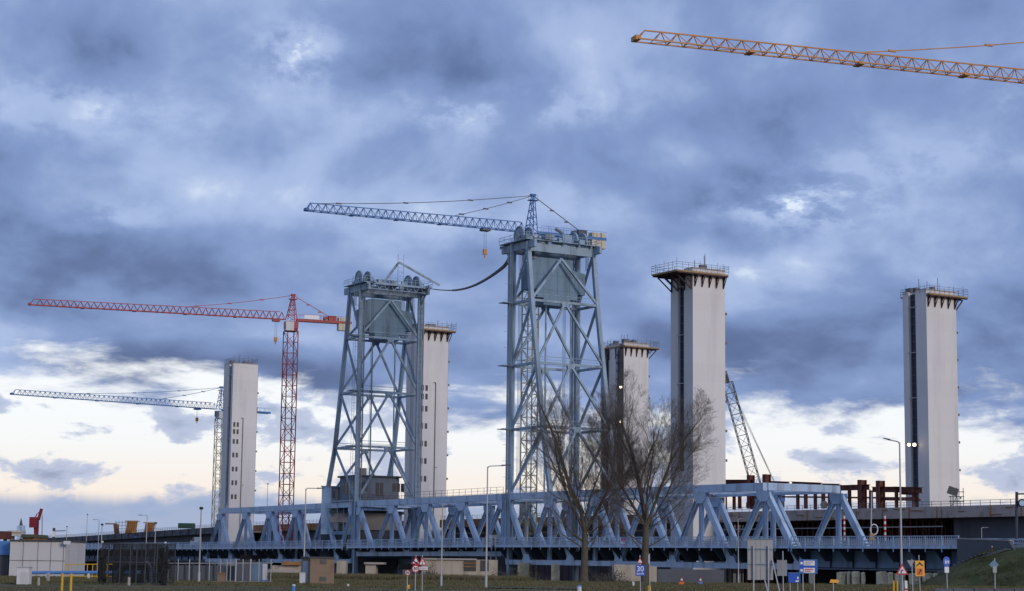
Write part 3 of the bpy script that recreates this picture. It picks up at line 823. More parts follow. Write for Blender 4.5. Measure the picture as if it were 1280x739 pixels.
# ================================================================= bank and abutment on the right
def bank(s, t):
    d = math.hypot(max(0, s-(sAb-6.5)), max(0, -3.2-t))
    z = 4.55-d*.52+.08*math.sin(s*.9+t*.7)
    return max(z, -3.6)
SS = [sAb-120, sAb-80, sAb-60, sAb-50]+[sAb-44+1.0*i for i in range(68)]
TT = [-24+.8*i for i in range(26)]+[-2, 4, 12, 18, 24]
vs = [A+U*s+W*t+UP*bank(s, t) for t in TT for s in SS]; nx = len(SS)
mb = MB(); mb.add(vs, [(j*nx+i, j*nx+i+1, (j+1)*nx+i+1, (j+1)*nx+i) for j in range(len(TT)-1) for i in range(nx-1)], True)
tag(mb.build('embankment', 'slope'), kind='structure')
ab = thing('abutment', 'grey concrete abutment with sloping wing wall set into the grass bank', 'abutment', BR(sAb, 0, -3))
part('wall', MB().hexa([BR(sAb-.5, -2.6, -3), BR(sAb-1.6, -2.6, -3), BR(sAb-1.6, TW+2.6, -3), BR(sAb-.5, TW+2.6, -3), BR(sAb-.5, -2.6, DECK-.1), BR(sAb-1.6, -2.6, DECK-.1), BR(sAb-1.6, TW+2.6, DECK-.1), BR(sAb-.5, TW+2.6, DECK-.1)]), 'dark_concrete', ab)
part('wing_wall', MB().prism([BR(s, -2.75, z) for s, z in ((sAb-.5, -1.0), (sAb-.5, DECK+1.15), (sAb-9, DECK+.9), (sAb-10, DECK-.3), (sAb-7, DECK-.9))], -W*.4), 'dark_concrete', ab)
part('coping', MB().beam(BR(sAb-.4, -2.95, DECK+1.2), BR(sAb-9.2, -2.95, DECK+.95), .14, .5, UP), 'concrete', ab)
stp = thing('slope_stairs', 'narrow concrete stairs running down the grass bank beside the abutment', 'stairs', BR(sAb-8, -3.6, 4))
e0, e1 = (sAb-9.5, -3.6), (sAb-1.5, -6.8)
for o_ in (-.55, .55): 
    q0_, q1_ = BR(e0[0], e0[1]+o_, bank(*e0)+.04), BR(e1[0], e1[1]+o_, bank(e1[0], e1[1])+.04); part('stringer', MB().beam(q0_, q1_, .3, .14, UP), 'dark_concrete', stp)
for k_ in range(16):
    f_ = (k_+.5)/16; s_, t_ = e0[0]+(e1[0]-e0[0])*f_, e0[1]+(e1[1]-e0[1])*f_
    part('step', MB().obox(BR(s_, t_, bank(s_, t_)+.08), U*.2, W*.5, UP*.05), 'dark_concrete', stp)
rr = thing('metal_railing', 'pale blue railing running along the top of the grass bank', 'railing', BR(sAb-9, -2.3, DECK))
r = MB()
for i in range(26):
    s = sAb-9-i*1.9; r.beam(BR(s, -2.3, DECK-.2), BR(s, -2.3, DECK+1.05), .08)
for z, h in ((1.05, .12), (.55, .06)): r.beam(BR(sAb-9, -2.3, DECK+z), BR(sAb-57, -2.3, DECK+z), h, .08, UP)
part('posts_and_rail', r, 'blue_steel', rr)
part('guard_rail', MB().beam(BR(sAb-9, -1.2, DECK+.6), BR(sAb-57, -1.2, DECK+.6), .32, .08, UP), 'galv', rr)

# ================================================================= new viaduct behind the old bridge
VT = 33.0; VW = 28.0
def vz(s): return 11.5 - 2.7*sstep(s, 240, 470)
def viaduct(label, s0, s1, web, kind):
    t = thing('viaduct', label, 'viaduct', A+U*s0+W*VT)
    n = max(2, int((s1-s0)/8)); L = [s0+(s1-s0)*i/n for i in range(n+1)]
    P = lambda s, q_, z: A+U*s+W*(VT+q_)+UP*(vz(s)+z)
    d = MB(); p = MB(); g = MB()
    for a, b in zip(L[:-1], L[1:]):
        def seg(m_, q0, q1, z0, z1): m_.hexa([P(a, q0, z0), P(b, q0, z0), P(b, q1, z0), P(a, q1, z0), P(a, q0, z1), P(b, q0, z1), P(b, q1, z1), P(a, q1, z1)])
        seg(d, 0, VW, -1.9, -1.25)
        seg(p, -.18, .12, -1.95, -.25)
        if web: seg(g, 2.2, 2.7, -1.9-web, -1.9); seg(g, 12, VW-3, -1.9-web, -1.9)
    part('deck', d, 'concrete', t)
    part('parapet', p, {'plain': 'parapet', 'brown': 'formwork', 'dark': 'dark_concrete'}[kind], t)
    if web: part('box_girder', g, 'dark_concrete', t)
    r = MB(); s = s0+.2
    while s < s1:
        r.beam(P(s, 0, -.25), P(s, 0, .55), .07); s += 2.0 if kind != 'dark' else 1.4
    for a, b in zip(L[:-1], L[1:]):
        for z in (.1, .5): r.beam(P(a, 0, z), P(b, 0, z), .06)
    part('scaffold_rail', r, 'rust_beam' if kind != 'plain' else 'scaffold', t)
    return t, P
va, PA = viaduct('grey concrete viaduct with deep box girder running off at the right edge', -62, 14, 5.2, 'plain')
vb, PB = viaduct('concrete viaduct deck propped on dark red falsework behind the truss end', 14.1, 74, 0, 'plain')
vc, PC = viaduct('brown shuttered viaduct stretch seen through the truss between the two lift towers and the trees', 80, 168, 3.0, 'brown')
vd, PD = viaduct('viaduct stretch seen through the leftmost truss span', 178, 268, 3.6, 'brown')
ve, PE = viaduct('long dark viaduct ramp at the far left carrying timber formwork', 276, 470, 6.4, 'dark')
# clutter of formwork timber on the parapets: each plank stack a thing
rnd = random.Random(3)
for k, s in enumerate([-30, -24, -18, -12, -8]):
    pass
# timber edge boards: part of the viaduct
def boards(t, P, s0, s1, m='formwork'):
    s = s0
    while s < s1:
        l = rnd.uniform(.8, 2.6)
        zz_ = rnd.uniform(-1.75, -.4)
        if rnd.random() < .6: part('edge_board', MB().beam(P(s, -.24, zz_), P(s+l, -.24, zz_+rnd.uniform(-.05, .05)), .14, .06), m, t)
        s += l*1.5
    for q_ in range(int((s1-s0)/6)): part('edge_stud', MB().beam(P(s0+q_*6, -.27, -1.95), P(s0+q_*6, -.27, -.2), .16, .08), m, t)
boards(va, PA, -20, 13, 'formwork'); boards(vb, PB, 15, 73); boards(vc, PC, 81, 167); boards(vd, PD, 179, 267); boards(ve, PE, 277, 460, 'rust_beam')
# piers of the viaduct
for i, s in enumerate([-40, 10, 96, 150, 196, 250, 300, 350, 400, 450]):
    o = thing('viaduct_pier', 'broad dark concrete pier under the new viaduct', 'pier', A+U*s+W*(VT+4)+UP*-3.2, group='piers under the new viaduct')
    part('pier_wall', MB().hexa([A+U*(s+x)+W*(VT+y)+UP*z for z in (-3.4, vz(s)-2.0) for x, y in ((-1.2, 3.5), (1.2, 3.5), (1.2, VW-5), (-1.2, VW-5))]), 'dark_concrete', o)
# falsework under the right stretch
fw = thing('falsework', 'dense dark red falsework props under the concrete viaduct deck', 'falsework', PB(26, 2, -14))
pm = MB(); lm = MB(); s = 15.5
while s < 73:
    for q_ in (1.2, 4.5, 9.0): pm.beam(PB(s, q_, -15.2), PB(s, q_, -2.0), .16)
    if int(s) % 4 == 0: pm.beam(PB(s, 1.2, -9), PB(s+2.8, 1.2, -2.2), .1)
    s += 1.35
part('props', pm, 'rust_beam', fw)
for z in (-6.0, -6.9, -7.8, -3.2): lm.beam(PB(15, 1.0, z), PB(73, 1.0, z), .16, .1)
part('ledgers', lm, 'galv', fw)
part('netting_or_screen', MB().hexa([PB(a_, b_, z) for z in (-15.2, -1.96) for a_, b_ in ((14.5, 11), (76, 11), (76, 11.3), (14.5, 11.3))]), 'mesh_black', fw)  # added black screen: stops horizon light showing through between the props
fm = MB()
for k in range(17): s = 16+k*3.3; fm.beam(PB(s, .7, -2.2), PB(s, 9, -2.2), .3)
part('bearers', fm, 'rust_beam', fw)
fw2 = thing('falsework', 'dim brown falsework behind the truss between the lift towers', 'falsework', PC(80, 2, -14))
pm = MB(); s = 81.0
while s < 167: pm.beam(PC(s, 1.2, -15), PC(s, 1.2, -4.9), .2); pm.beam(PC(s, 1.2, -15), PC(min(s+2, 167), 1.2, -5), .1); s += 2.2
part('props', pm, 'rust_beam', fw2)
part('ledgers', MB().beam(PC(81, 1.0, -6.2), PC(167, 1.0, -6.2), .3, .1).beam(PC(81, .9, -3.2), PC(167, .9, -3.2), .25, .1), 'plywood', fw2)
part('netting_or_screen', MB().hexa([PC(a_, b_, z) for z in (-15.2, -4.95) for a_, b_ in ((80, 3), (168, 3), (168, 3.3), (80, 3.3))]), 'dark_concrete', fw2)
fw3 = thing('falsework', 'brown falsework and ground under the viaduct behind the leftmost truss', 'falsework', PD(178, 2, -14))
part('netting_or_screen', MB().hexa([PD(a_, b_, z) for z in (-15.2, -5.55) for a_, b_ in ((172, 3), (300, 3), (300, 3.3), (172, 3.3))]), 'dark_concrete', fw3)
part('ledgers', MB().beam(PD(179, .8, -6.5), PD(267, .8, -6.5), .3, .1).beam(PD(179, .9, -4.0), PD(267, .9, -4.0), .25, .1), 'formwork', fw3)

# rusty steel frame standing on the deck
def VS(px, q_):
    d = G(px, 100); n = Vector((d.y, -d.x, 0)); return -(A+W*(VT+q_)).dot(n)/U.dot(n)
def VP(px, py, q_):
    s = VS(px, q_); p = A+U*s+W*(VT+q_); p.z = Z(px, py, p.y); return p
sf = thing('steel_frame', 'rusty brown steel frame of posts and beams standing on the viaduct deck', 'steel frame', VP(1040, 634, 6))
for (px, y0, w_) in ((939, 594, 1.0), (959, 593, 1.1), (1079, 600, 1.15), (1102, 601, 1.1)):
    part('heavy_column', MB().ibeam(VP(px, 636, 6), VP(px, y0, 6), w_, .9, W, .1), 'rust_beam', sf)
for px in (907, 918, 941, 998, 1020, 1038, 1063, 1122, 1144):
    part('column', MB().ibeam(VP(px, 637, 6), VP(px, 606 if px < 1050 else 612, 6), .4, .4, W, .07), 'rust_beam', sf)
for x0, x1, y0, y1, h in ((907, 943, 603, 603, .85), (963, 987, 604, 605, .7), (991, 1027, 605, 606.5, .75), (1029, 1050, 607, 607.5, .6),
                         (1052, 1088, 610, 609, .8), (1092, 1127, 612, 612, .8), (1120, 1154, 612, 613, .85), (1127, 1150, 616, 617, .5)):
    part('beam', MB().ibeam(VP(x0, y0, 6), VP(x1, y1, 6), h, .6, UP, .09), 'rust_beam', sf)
for x0, x1, y in ((905, 960, 619), (960, 1050, 621), (1050, 1150, 622), (1100, 1152, 624.5)):
    part('beam', MB().beam(VP(x0, y, 6.2), VP(x1, y+.8, 6.2), .28, .25, UP), 'rust_beam', sf)
tag_ = tag(MB().disc((0, 0, 0), (.3, -1, 0), .62, .3, 18).build('tyre', 'lamp_head'), 'black round disc hanging in front of the rusty steel frame', 'disc'); tag_.location = VP(1031, 631, 4)
for px, lab, hh in ((1056, 'red and white striped pole standing before the truss end diagonal', 0), (1107, 'red and white striped pole farther right in front of the falsework', 0)):
    b_ = VP(px, 676, -2); tp_ = VP(px, 645, -2)
    o = thing('striped_pole', lab, 'pole', b_)
    n = 9
    for k in range(n):
        a_ = b_.lerp(tp_, k/n); c_ = b_.lerp(tp_, (k+1)/n)
        part('band', MB().tube(a_, c_, .17, n=8), 'sign_red' if k % 2 else 'sign_white', o)

for px in (925, 950, 975, 1008, 1030, 1050, 1090):
    part('column', MB().ibeam(VP(px, 636, 11), VP(px, 607 if px < 1050 else 613, 11), .45, .45, W, .07), 'rust_beam', sf)
for x0, x1, y0, y1 in ((908, 985, 606, 607), (985, 1052, 607.5, 609)):
    part('beam', MB().ibeam(VP(x0, y0, 11), VP(x1, y1, 11), .7, .5, UP, .09), 'rust_beam', sf)
# small things on the left ramp
def onE(px, q_): s = VS(px, q_); return s
def block_on(name, label, cat, px0, px1, y0, y1, m, q_=3, depth=2.5, taper=None, top_m=None, brackets=False):
    s0, s1 = VS(px0, q_), VS(px1, q_)
    z0, z1 = VP((px0+px1)/2, y1, q_).z, VP((px0+px1)/2, y0, q_).z
    o = thing(name, label, cat, A+U*s1+W*(VT+q_)+UP*z0)
    PP = lambda s, q__, z: A+U*s+W*(VT+q__)+UP*z
    return o, PP, s0, s1, z0, z1
def wbox0(px0, px1, y0, y1, Y, depth, lean=0.0):
    a, b = G(px0, Y), G(px1, Y); xm = (px0+px1)/2; z0, z1 = Z(xm, y1, Y), Z(xm, y0, Y)
    return MB().hexa([(a.x, Y, z0), (b.x, Y, z0), (b.x, Y+depth, z0), (a.x, Y+depth, z0), (a.x+lean, Y, z1), (b.x+lean, Y, z1), (b.x+lean, Y+depth, z1), (a.x+lean, Y+depth, z1)])
for px0, px1, y0, y1, lab in ((155, 166, 652, 669, 'orange timber formwork block with an overhanging lip, middle of three on the ramp'), (178, 188, 654, 669, 'orange timber formwork block nearest the green container')):
    Yk = VP(px0, 665, 3).y; o = thing('formwork_block', lab, 'formwork', G(px0, Yk, 9))
    part('shutter', wbox0(px0, px1, y0, y1, Yk, 3.2, .5), 'orange_form', o)
    part('lip', wbox0(px0-.5, px1+4, y0-1.2, y0, Yk-.3, 4.0), 'plywood', o)
    for k in range(5): part('rib', wbox0(px0+(px1-px0-.8)*k/4, px0+(px1-px0-.8)*k/4+.8, y0, y1, Yk-.25, .24, .5), 'formwork', o)
Yk = VP(143, 665, 3).y; o = thing('formwork_block', 'slim brown formwork bracket on the ramp, leftmost of three', 'formwork', G(143, Yk, 9))
part('shutter', wbox0(142, 147, 655, 669, Yk, 2.2, -.6), 'formwork', o); part('arm', wbox0(129.5, 144, 654, 655.6, Yk-.1, 1.2), 'plywood', o)
Yk = VP(230, 659, 4).y; o = thing('shipping_container', 'dark green container standing on the viaduct ramp', 'container', G(231, Yk, 9))
part('body', wbox0(221, 241, 654, 660.5, Yk, 2.4), 'green', o)
for k in range(9): part('rib', wbox0(222+2.2*k, 222.8+2.2*k, 654.4, 660, Yk-.08, .09), 'green', o)
Yk = VP(165, 665, 1).y; o = thing('water_tank', 'small yellow tank on the ramp between the orange formwork blocks', 'tank', G(165, Yk, 9))
part('body', wbox0(163, 168.5, 663.5, 669.5, Yk, 1.2), 'yellow', o); part('lid', wbox0(162.8, 168.7, 663, 663.5, Yk-.1, 1.4), 'orange', o)
Yk = VP(169, 668, .6).y; o = thing('tarpaulin', 'pale blue sheet hanging over the ramp edge beside the yellow tank', 'tarpaulin', G(170, Yk, 9))
Yk = A.y+U.y*VS(169, -.4)+W.y*(VT-.4); part('sheet', wbox0(167.5, 172.5, 669.5, 672.5, Yk, .1), 'pipe_blue', o)
# scaffold bay on the ramp
sc_ = thing('scaffold', 'thin scaffold bay beside the leftmost formwork on the ramp', 'scaffold', VP(150, 667, 3))
m_ = MB()
for px in (143, 147, 151, 155): m_.tube(VP(px, 668, 3), VP(px, 651, 3), .07, n=5); m_.tube(VP(px, 668, 6), VP(px, 651, 6), .07, n=5)
for y in (653, 657, 661): m_.tube(VP(142, y, 3), VP(157, y, 3), .06, n=5)
part('tubes', m_, 'scaffold', sc_)
# scaffold stair at the right pylon foot
sc2 = thing('scaffold', 'thin scaffold tower at the foot of the rightmost pylon', 'scaffold', VP(1197, 633, 10))
m_ = MB()
for px in (1190, 1198, 1206):
    for q_ in (10, 12): m_.tube(VP(px, 634, q_), VP(px, 610 if px > 1190 else 620, q_), .06, n=5)
for y in (615, 621, 627): m_.tube(VP(1188, y, 10), VP(1207, y, 10), .06, n=5)
m_.tube(VP(1190, 634, 10), VP(1198, 621, 10), .05, n=5)
part('tubes', m_, 'scaffold', sc2)
fl = thing('floodlight', 'dark floodlight head on a short post before the rightmost pylon', 'floodlight', VP(1193, 622, 9))
p = VP(1193, 614, 9)
part('head', MB().obox(p, (.75, 0, -.25), (0, .2, 0), (.2, 0, .55)), 'lamp_head', fl)
part('post', MB().tube(p-UP*.4, VP(1193, 634, 9), .07), 'scaffold', fl)

# ================================================================= cranes
def lattice(mb, a, b, w, bay, r, ch=None, square=True, side=None, rb=None):
    a, b = Vector(a), Vector(b); d = (b-a); L = d.length; d.normalize()
    sd = Vector(side) if side is not None else Vector((1, 0, 0)); y = d.cross(sd).normalized(); x = y.cross(d).normalized()
    C = [x*(w/2)*i+y*(w/2)*j for i, j in ((-1, -1), (1, -1), (1, 1), (-1, 1))]
    for c_ in C: mb.beam(a+c_, b+c_, r, r, x)
    n = max(1, int(L/bay)); rb = rb or r*.55
    for k in range(n):
        p, q_ = a+d*L*k/n, a+d*L*(k+1)/n
        for i in range(4):
            c1, c2 = C[i], C[(i+1) % 4]
            if (k+i) % 2: c1, c2 = c2, c1
            mb.beam(p+c1, q_+c2, rb); mb.beam(q_+C[i], q_+C[(i+1) % 4], rb)
    return mb
def tower_crane(label, px, Y, py, tip, cend, apex_dy, cols, wm=2.0, zbase=-3.2, jd=1.6, jw=1.3, cr=.10, pend=((.45, 0),), pivot=None, tip_pt=None, cend_pt=None, hook=None, mast_m=None, ballast=True, board=False, bal_m='ballast', bay=1.45):
    jib_m, mast_m, ck = cols
    P = at(px, py, Y) if pivot is None else pivot
    T = GP(tip[0], tip[1], P.z) if tip_pt is None else tip_pt
    D = (T-P); JL = D.length; D.normalize(); N = D.cross(UP).normalized()
    Cx = GP(cend[0], cend[1], P.z) if cend_pt is None else cend_pt
    CL = abs((Cx-P).dot(D)) if cend_pt is None else (Cx-P).length
    t = thing('tower_crane', label, 'tower crane', (P.x, P.y, zbase))
    part('mast', lattice(MB(), (P.x, P.y, zbase), (P.x, P.y, P.z-2.6), wm, wm*.95, cr*1.9, side=(math.cos(.5), math.sin(.5), 0), rb=cr*1.0), mast_m, t)
    sl = MB().tube((P.x, P.y, P.z-2.6), (P.x, P.y, P.z-2.0), wm*.62, n=16).obox((P.x, P.y, P.z-1.2), D*wm*.55, N*wm*.5, UP*.8)
    part('slewing_ring', sl, jib_m, t)
    cb = MB(); cc = P-UP*1.7+N*(-wm*.5-.75)+D*.9; cb.obox(cc, D*.9, N*.65, UP*1.0)
    co_ = part('cab', cb, 'white', t)
    part('cab_window', MB().obox(cc+D*.92+UP*.2, D*.03, N*.55, UP*.55), 'glass', co_)
    # tower head
    H = apex_dy
    hd = MB(); top = P+UP*H-D*.3
    for i in (-1, 1):
        for j in (-1, 1): hd.beam(P+N*i*wm*.4+D*j*wm*.42, top+N*i*.25+D*j*.18, cr*1.7)
    for f in (.2, .4, .6, .8):
        for i in (-1, 1):
            a_ = lambda j, ff: (P+N*i*wm*.4+D*j*wm*.42).lerp(top+N*i*.25+D*j*.18, ff)
            hd.beam(a_(-1, f), a_(1, f), cr); hd.beam(a_(-1, f-.2), a_(1, f), cr)
        hd.beam((P+N*wm*.4+D*wm*.42).lerp(top+N*.25+D*.18, f), (P-N*wm*.4+D*wm*.42).lerp(top-N*.25+D*.18, f), cr)
    hd.obox(top+UP*.1, D*.5, N*.4, UP*.18).obox(top+UP*-.9, D*.9, N*.6, UP*.05)
    hd.beam(top-UP*.9+D*.9, top+UP*.1+D*.9, .06).beam(top-UP*.9-D*.9, top+UP*.1-D*.9, .06)
    part('tower_head', hd, jib_m, t)
    # jib: two lower chords and one upper, triangular lattice that tapers a little
    jb = MB(); n = int(JL/bay); st = P+D*wm*.6
    dep = lambda f: jd*(1-.25*f)
    lo = lambda f, i: st+(T-st)*f+N*i*jw/2
    hi = lambda f: st+(T-st)*f+UP*dep(f)
    for i in (-1, 1): jb.beam(lo(0, i), lo(1, i), cr*1.5, cr*1.5, UP)
    jb.beam(hi(.02), hi(.985), cr*1.5, cr*1.5, UP)
    for k in range(n):
        f0, f1, fm_ = k/n, (k+1)/n, (k+.5)/n
        if fm_ > .985: continue
        for i in (-1, 1): jb.beam(lo(f0, i), hi(fm_), cr*.8); jb.beam(hi(fm_), lo(f1, i), cr*.8)
        jb.beam(lo(f0, -1), lo(f0, 1), cr*.8)
        if k % 2: jb.beam(lo(f0, -1), lo(f1, 1), cr*.6)
    jb.beam(lo(1, -1), lo(1, 1), cr*1.6).beam(lo(1, -1), hi(.985), cr).beam(lo(1, 1), hi(.985), cr)
    jb.obox(lo(1, 0)+UP*.15, D*.3, N*jw*.5, UP*.25)
    for f in (.2, .4, .6, .8): jb.obox(lo(f, 0)-UP*.1, D*.35, N*jw*.55, UP*.10)
    part('jib', jb, jib_m, t)
    ln = MB()
    for f, _ in pend:
        e = hi(f); n_ = 10; pr = top
        for k in range(1, n_+1):
            g_ = k/n_; q_ = top.lerp(e, g_)-UP*(math.sin(math.pi*g_)*.012*(e-top).length)
            ln.beam(pr, q_, .11); pr = q_
        for g_ in (.3, .6, .9): q_ = top.lerp(e, g_)-UP*(math.sin(math.pi*g_)*.012*(e-top).length); ln.obox(q_, D*.5, N*.1, UP*.12)
    part('jib_tie', ln, ck, t)
    ce = P-D*CL
    part('counter_jib_tie', MB().beam(top, ce+D*CL*.25+UP*.4, .12).obox(top.lerp(ce+D*CL*.25, .35), D*.4, N*.1, UP*.12).obox(top.lerp(ce+D*CL*.25, .62), D*.4, N*.1, UP*.12), ck, t)
    cj = MB()
    for i in (-1, 1): cj.beam(P+N*i*.7-D*wm*.5, ce+N*i*.7, .55, .18, UP)
    k = 0.0
    while k < CL: cj.beam(P-D*k-N*.7, P-D*k+N*.7, .1); k += 1.5
    for i in (-1, 1):
        cj.beam(P+N*i*.95-D*wm*.7+UP*1.3, ce+N*i*.95+UP*1.3, .05)
        k = wm*.7
        while k < CL: cj.beam(P-D*k+N*i*.95+UP*.2, P-D*k+N*i*.95+UP*1.3, .05); k += 1.6
    part('counter_jib', cj, jib_m, t)
    if ballast:
        for k in range(3): part('ballast_block', MB().obox(ce+D*(.55+k*1.02)-UP*.35, D*.47, N*.75, UP*1.45), bal_m, t)
    part('winch', MB().obox(ce+D*CL*.32+UP*.85, D*.9, N*.6, UP*.55).tube(ce+D*(CL*.32+1.6)+UP*.8-N*.5, ce+D*(CL*.32+1.6)+UP*.8+N*.5, .42, n=12), ck, t)
    if board: part('name_board', MB().obox(P-D*(CL*.32)-N*1.0+UP*.75, D*1.7, N*.05, UP*.45), 'sign_white', t)
    if hook:
        f, dl = hook
        c_ = lo(f, 0)
        part('trolley', MB().obox(c_-UP*.35, D*.8, N*jw*.55, UP*.2), ck, t)
        ho = part('hook_block', MB().obox(c_-UP*(dl), D*.35, N*.2, UP*.5).tube(c_-UP*(dl+.5), c_-UP*(dl+1.1), .12), 'orange_crane', t)
        part('hoist_rope', MB().tube(c_-UP*.5+D*.2, c_-UP*dl+D*.2, .035, n=4).tube(c_-UP*.5-D*.2, c_-UP*dl-D*.2, .035, n=4), 'rope', t)
    return t, P, T, D
tower_crane('red tower crane with red mast standing between the leftmost pylon and the left lift tower', 364, 428, 400, (37, 381), (442, 403), 5.6,
            ('red_crane', 'red_crane', 'red_crane'), wm=2.5, pend=((.40, 0),), hook=(.035, 4.6), jd=1.7, board=True)
tower_crane('blue tower crane on a pale yellow mast, jib low over the far left horizon', 275, 536, 512, (15, 493), (356, 514.8), 6.2,
            ('blue_crane', 'yellow_crane', 'blue_crane'), wm=2.0, ballast=False, pend=((.72, 0), (.30, 0)), hook=(.10, 3.2), jd=1.7)
tc3, P3, T3, D3 = tower_crane('blue tower crane reaching over the right lift tower, cream ballast at its tail', 664, 350, 291, (383, 263), (763, 298), 7.0,
            ('blue_crane', 'yellow_crane', 'grey_crane'), wm=2.2, pend=((.96, 0), (.34, 0)), hook=(.19, 4.4), jd=1.8)
zj = 58.6
a_ = GP(795, 50, zj); b_ = GP(1280, 102, zj); pv_ = a_+(b_-a_)*1.42
tower_crane('orange tower crane whose long jib enters from the upper right', 0, 0, 0, None, None, 9.0, ('orange_crane', 'orange_crane', 'orange_crane'),
            wm=2.2, pivot=pv_, tip_pt=a_, cend_pt=pv_+(b_-a_).normalized()*17, pend=((.60, 0),), jd=1.55, jw=1.4, cr=.095, bay=1.95, zbase=-1)
# small red dockside crane on the far left and crawler crane behind the tall pylon
rc = thing('harbour_crane', 'small squat red crane beyond the white building', 'crane', G(45, 520, -3))
def L2(px, py, Y): return at(px, py, Y)
part('tower', MB().hexa([L2(42.5, 674, 520), L2(48, 674, 520), L2(48, 674, 522), L2(42.5, 674, 522), L2(42, 648, 520), L2(49, 648, 520), L2(49, 648, 522), L2(42, 648, 522)]), 'red', rc)
part('jib', MB().beam(L2(48, 650, 522), L2(52, 636, 522), .7).beam(L2(43, 650, 522), L2(46, 643, 522), .25).beam(L2(46, 643, 522), L2(51, 638, 522), .15), 'red', rc)
part('cab', MB().obox(L2(41.6, 653, 519), (.9, 0, 0), (0, .8, 0), (0, 0, 1.4)), 'red', rc)
part('pedestal', MB().beam(G(45, 522, -3), L2(45, 674, 522), 2.6), 'dark_steel', rc)
cz_ = VP(950, 622, 14)
cc_ = thing('crawler_crane', 'grey lattice boom crane leaning left beside the tallest-looking pylon', 'crawler crane', cz_)
Yc = cz_.y
foot = at(948, 618, Yc); tipc = at(906.5, 468, Yc)
part('boom', lattice(MB(), foot.lerp(tipc, .05), foot.lerp(tipc, .93), 1.75, 1.9, .13, side=(1, 0, 0)).beam(foot.lerp(tipc, .93), tipc, .8).beam(foot, foot.lerp(tipc, .06), .9), 'grey_crane', cc_)
bk = MB(); ap = at(966, 606, Yc)
for e in (tipc, foot.lerp(tipc, .93)):
    for o in (-.5, .5): bk.beam(e+Vector((0, o, 0)), ap+Vector((.5, o, 0)), .045)
part('pendants', bk, 'rope', cc_)
part('body', MB().obox(foot+Vector((1.8, 0, -.2)), (2.8, 0, 0), (0, 1.6, 0), (0, 0, 1.1)), 'blue_crane', cc_)
part('cab', MB().obox(foot+Vector((-.9, -1.2, .1)), (.8, 0, 0), (0, .6, 0), (0, 0, .9)), 'glass', cc_)
for o in (-1.7, 1.7): part('track', MB().obox(foot+Vector((1.2, o, -1.9)), (3.2, 0, 0), (0, .45, 0), (0, 0, .5)), 'lamp_head', cc_)

# ================================================================= houses and piers round the old bridge
def wbox(mb, px0, px1, y0, y1, Y, depth, dx=0.0):
    """box whose front face covers the pixel rectangle at distance Y (vertical sides, level top)"""
    a = G(px0, Y); b = G(px1, Y); xm = (px0+px1)/2
    z0, z1 = Z(xm, y1, Y), Z(xm, y0, Y)
    mb.hexa([(a.x, Y, z0), (b.x, Y, z0), (b.x+dx, Y+depth, z0), (a.x+dx, Y+depth, z0), (a.x, Y, z1), (b.x, Y, z1), (b.x+dx, Y+depth, z1), (a.x+dx, Y+depth, z1)])
    return mb
# control house between the legs of the left tower
sT = S(444)
mh = thing('machine_house', 'grey control cabin with dark flat roof between the left lift tower legs', 'cabin', BR(sT+2, 0, ZT))
hx = [BR(sT+2.2, q_, z) for z in (ZT+.3, ZT+5.2) for q_ in ()]
def brbox(mb, s0, s1, q0, q1, z0, z1):
    return mb.hexa([BR(s0, q0, z0), BR(s1, q0, z0), BR(s1, q1, z0), BR(s0, q1, z0), BR(s0, q0, z1), BR(s1, q0, z1), BR(s1, q1, z1), BR(s0, q1, z1)])
part('walls', brbox(MB(), sT+2.0, sT+9.5, .9, TW-3.0, ZT+.35, ZT+5.0), 'cabin', mh)
part('roof', brbox(MB(), sT+1.6, sT+9.9, .5, TW-2.6, ZT+5.0, ZT+5.35), 'roofing', mh)
part('chimney', brbox(MB(), sT+3, sT+4, 2.5, 3.6, ZT+5.35, ZT+6.8), 'concrete', mh)
for q_, n in ((1.6, 2), (5.2, 2), (9.0, 3)):
    for k in range(n): part('window', brbox(MB(), sT+1.94, sT+2.02, q_+k*.95, q_+k*.95+.75, ZT+(2.2 if q_ != 5.2 else 1.2), ZT+3.9), 'pane', mh)
for k in range(4): part('window', brbox(MB(), sT+3+k*1.5, sT+4+k*1.5, .84, .92, ZT+1.6, ZT+4.0), 'pane', mh)
part('walkway', brbox(MB(), sT+.8, sT+10.5, -.8, TW+.5, ZT+.05, ZT+.3), 'tower_steel', mh)
rl = MB(); q_ = -.8
while q_ < TW+.5: rl.beam(BR(sT+.8, q_, ZT+.3), BR(sT+.8, q_, ZT+1.4), .07); q_ += 1.2
for z in (.8, 1.4): rl.beam(BR(sT+.8, -.8, ZT+z), BR(sT+.8, TW+.5, ZT+z), .06)
part('walkway_rail', rl, 'rust_beam', mh)
# railing along the top chord of the lift span and right span
rw = thing('maintenance_rail', 'thin handrail along the top chord between the two lift towers', 'handrail', BR(lt[0], 0, ZT))
m_ = MB()
for q_ in (0, TW):
    s = lt[0]
    while s < lt[-1]-1: m_.beam(BR(s, q_, ZT), BR(s, q_, ZT+1.15), .07); s += 2.2
    for z in (.6, 1.15): m_.beam(BR(lt[0], q_, ZT+z), BR(lt[-1], q_, ZT+z), .05)
part('rail', m_, 'scaffold', rw)
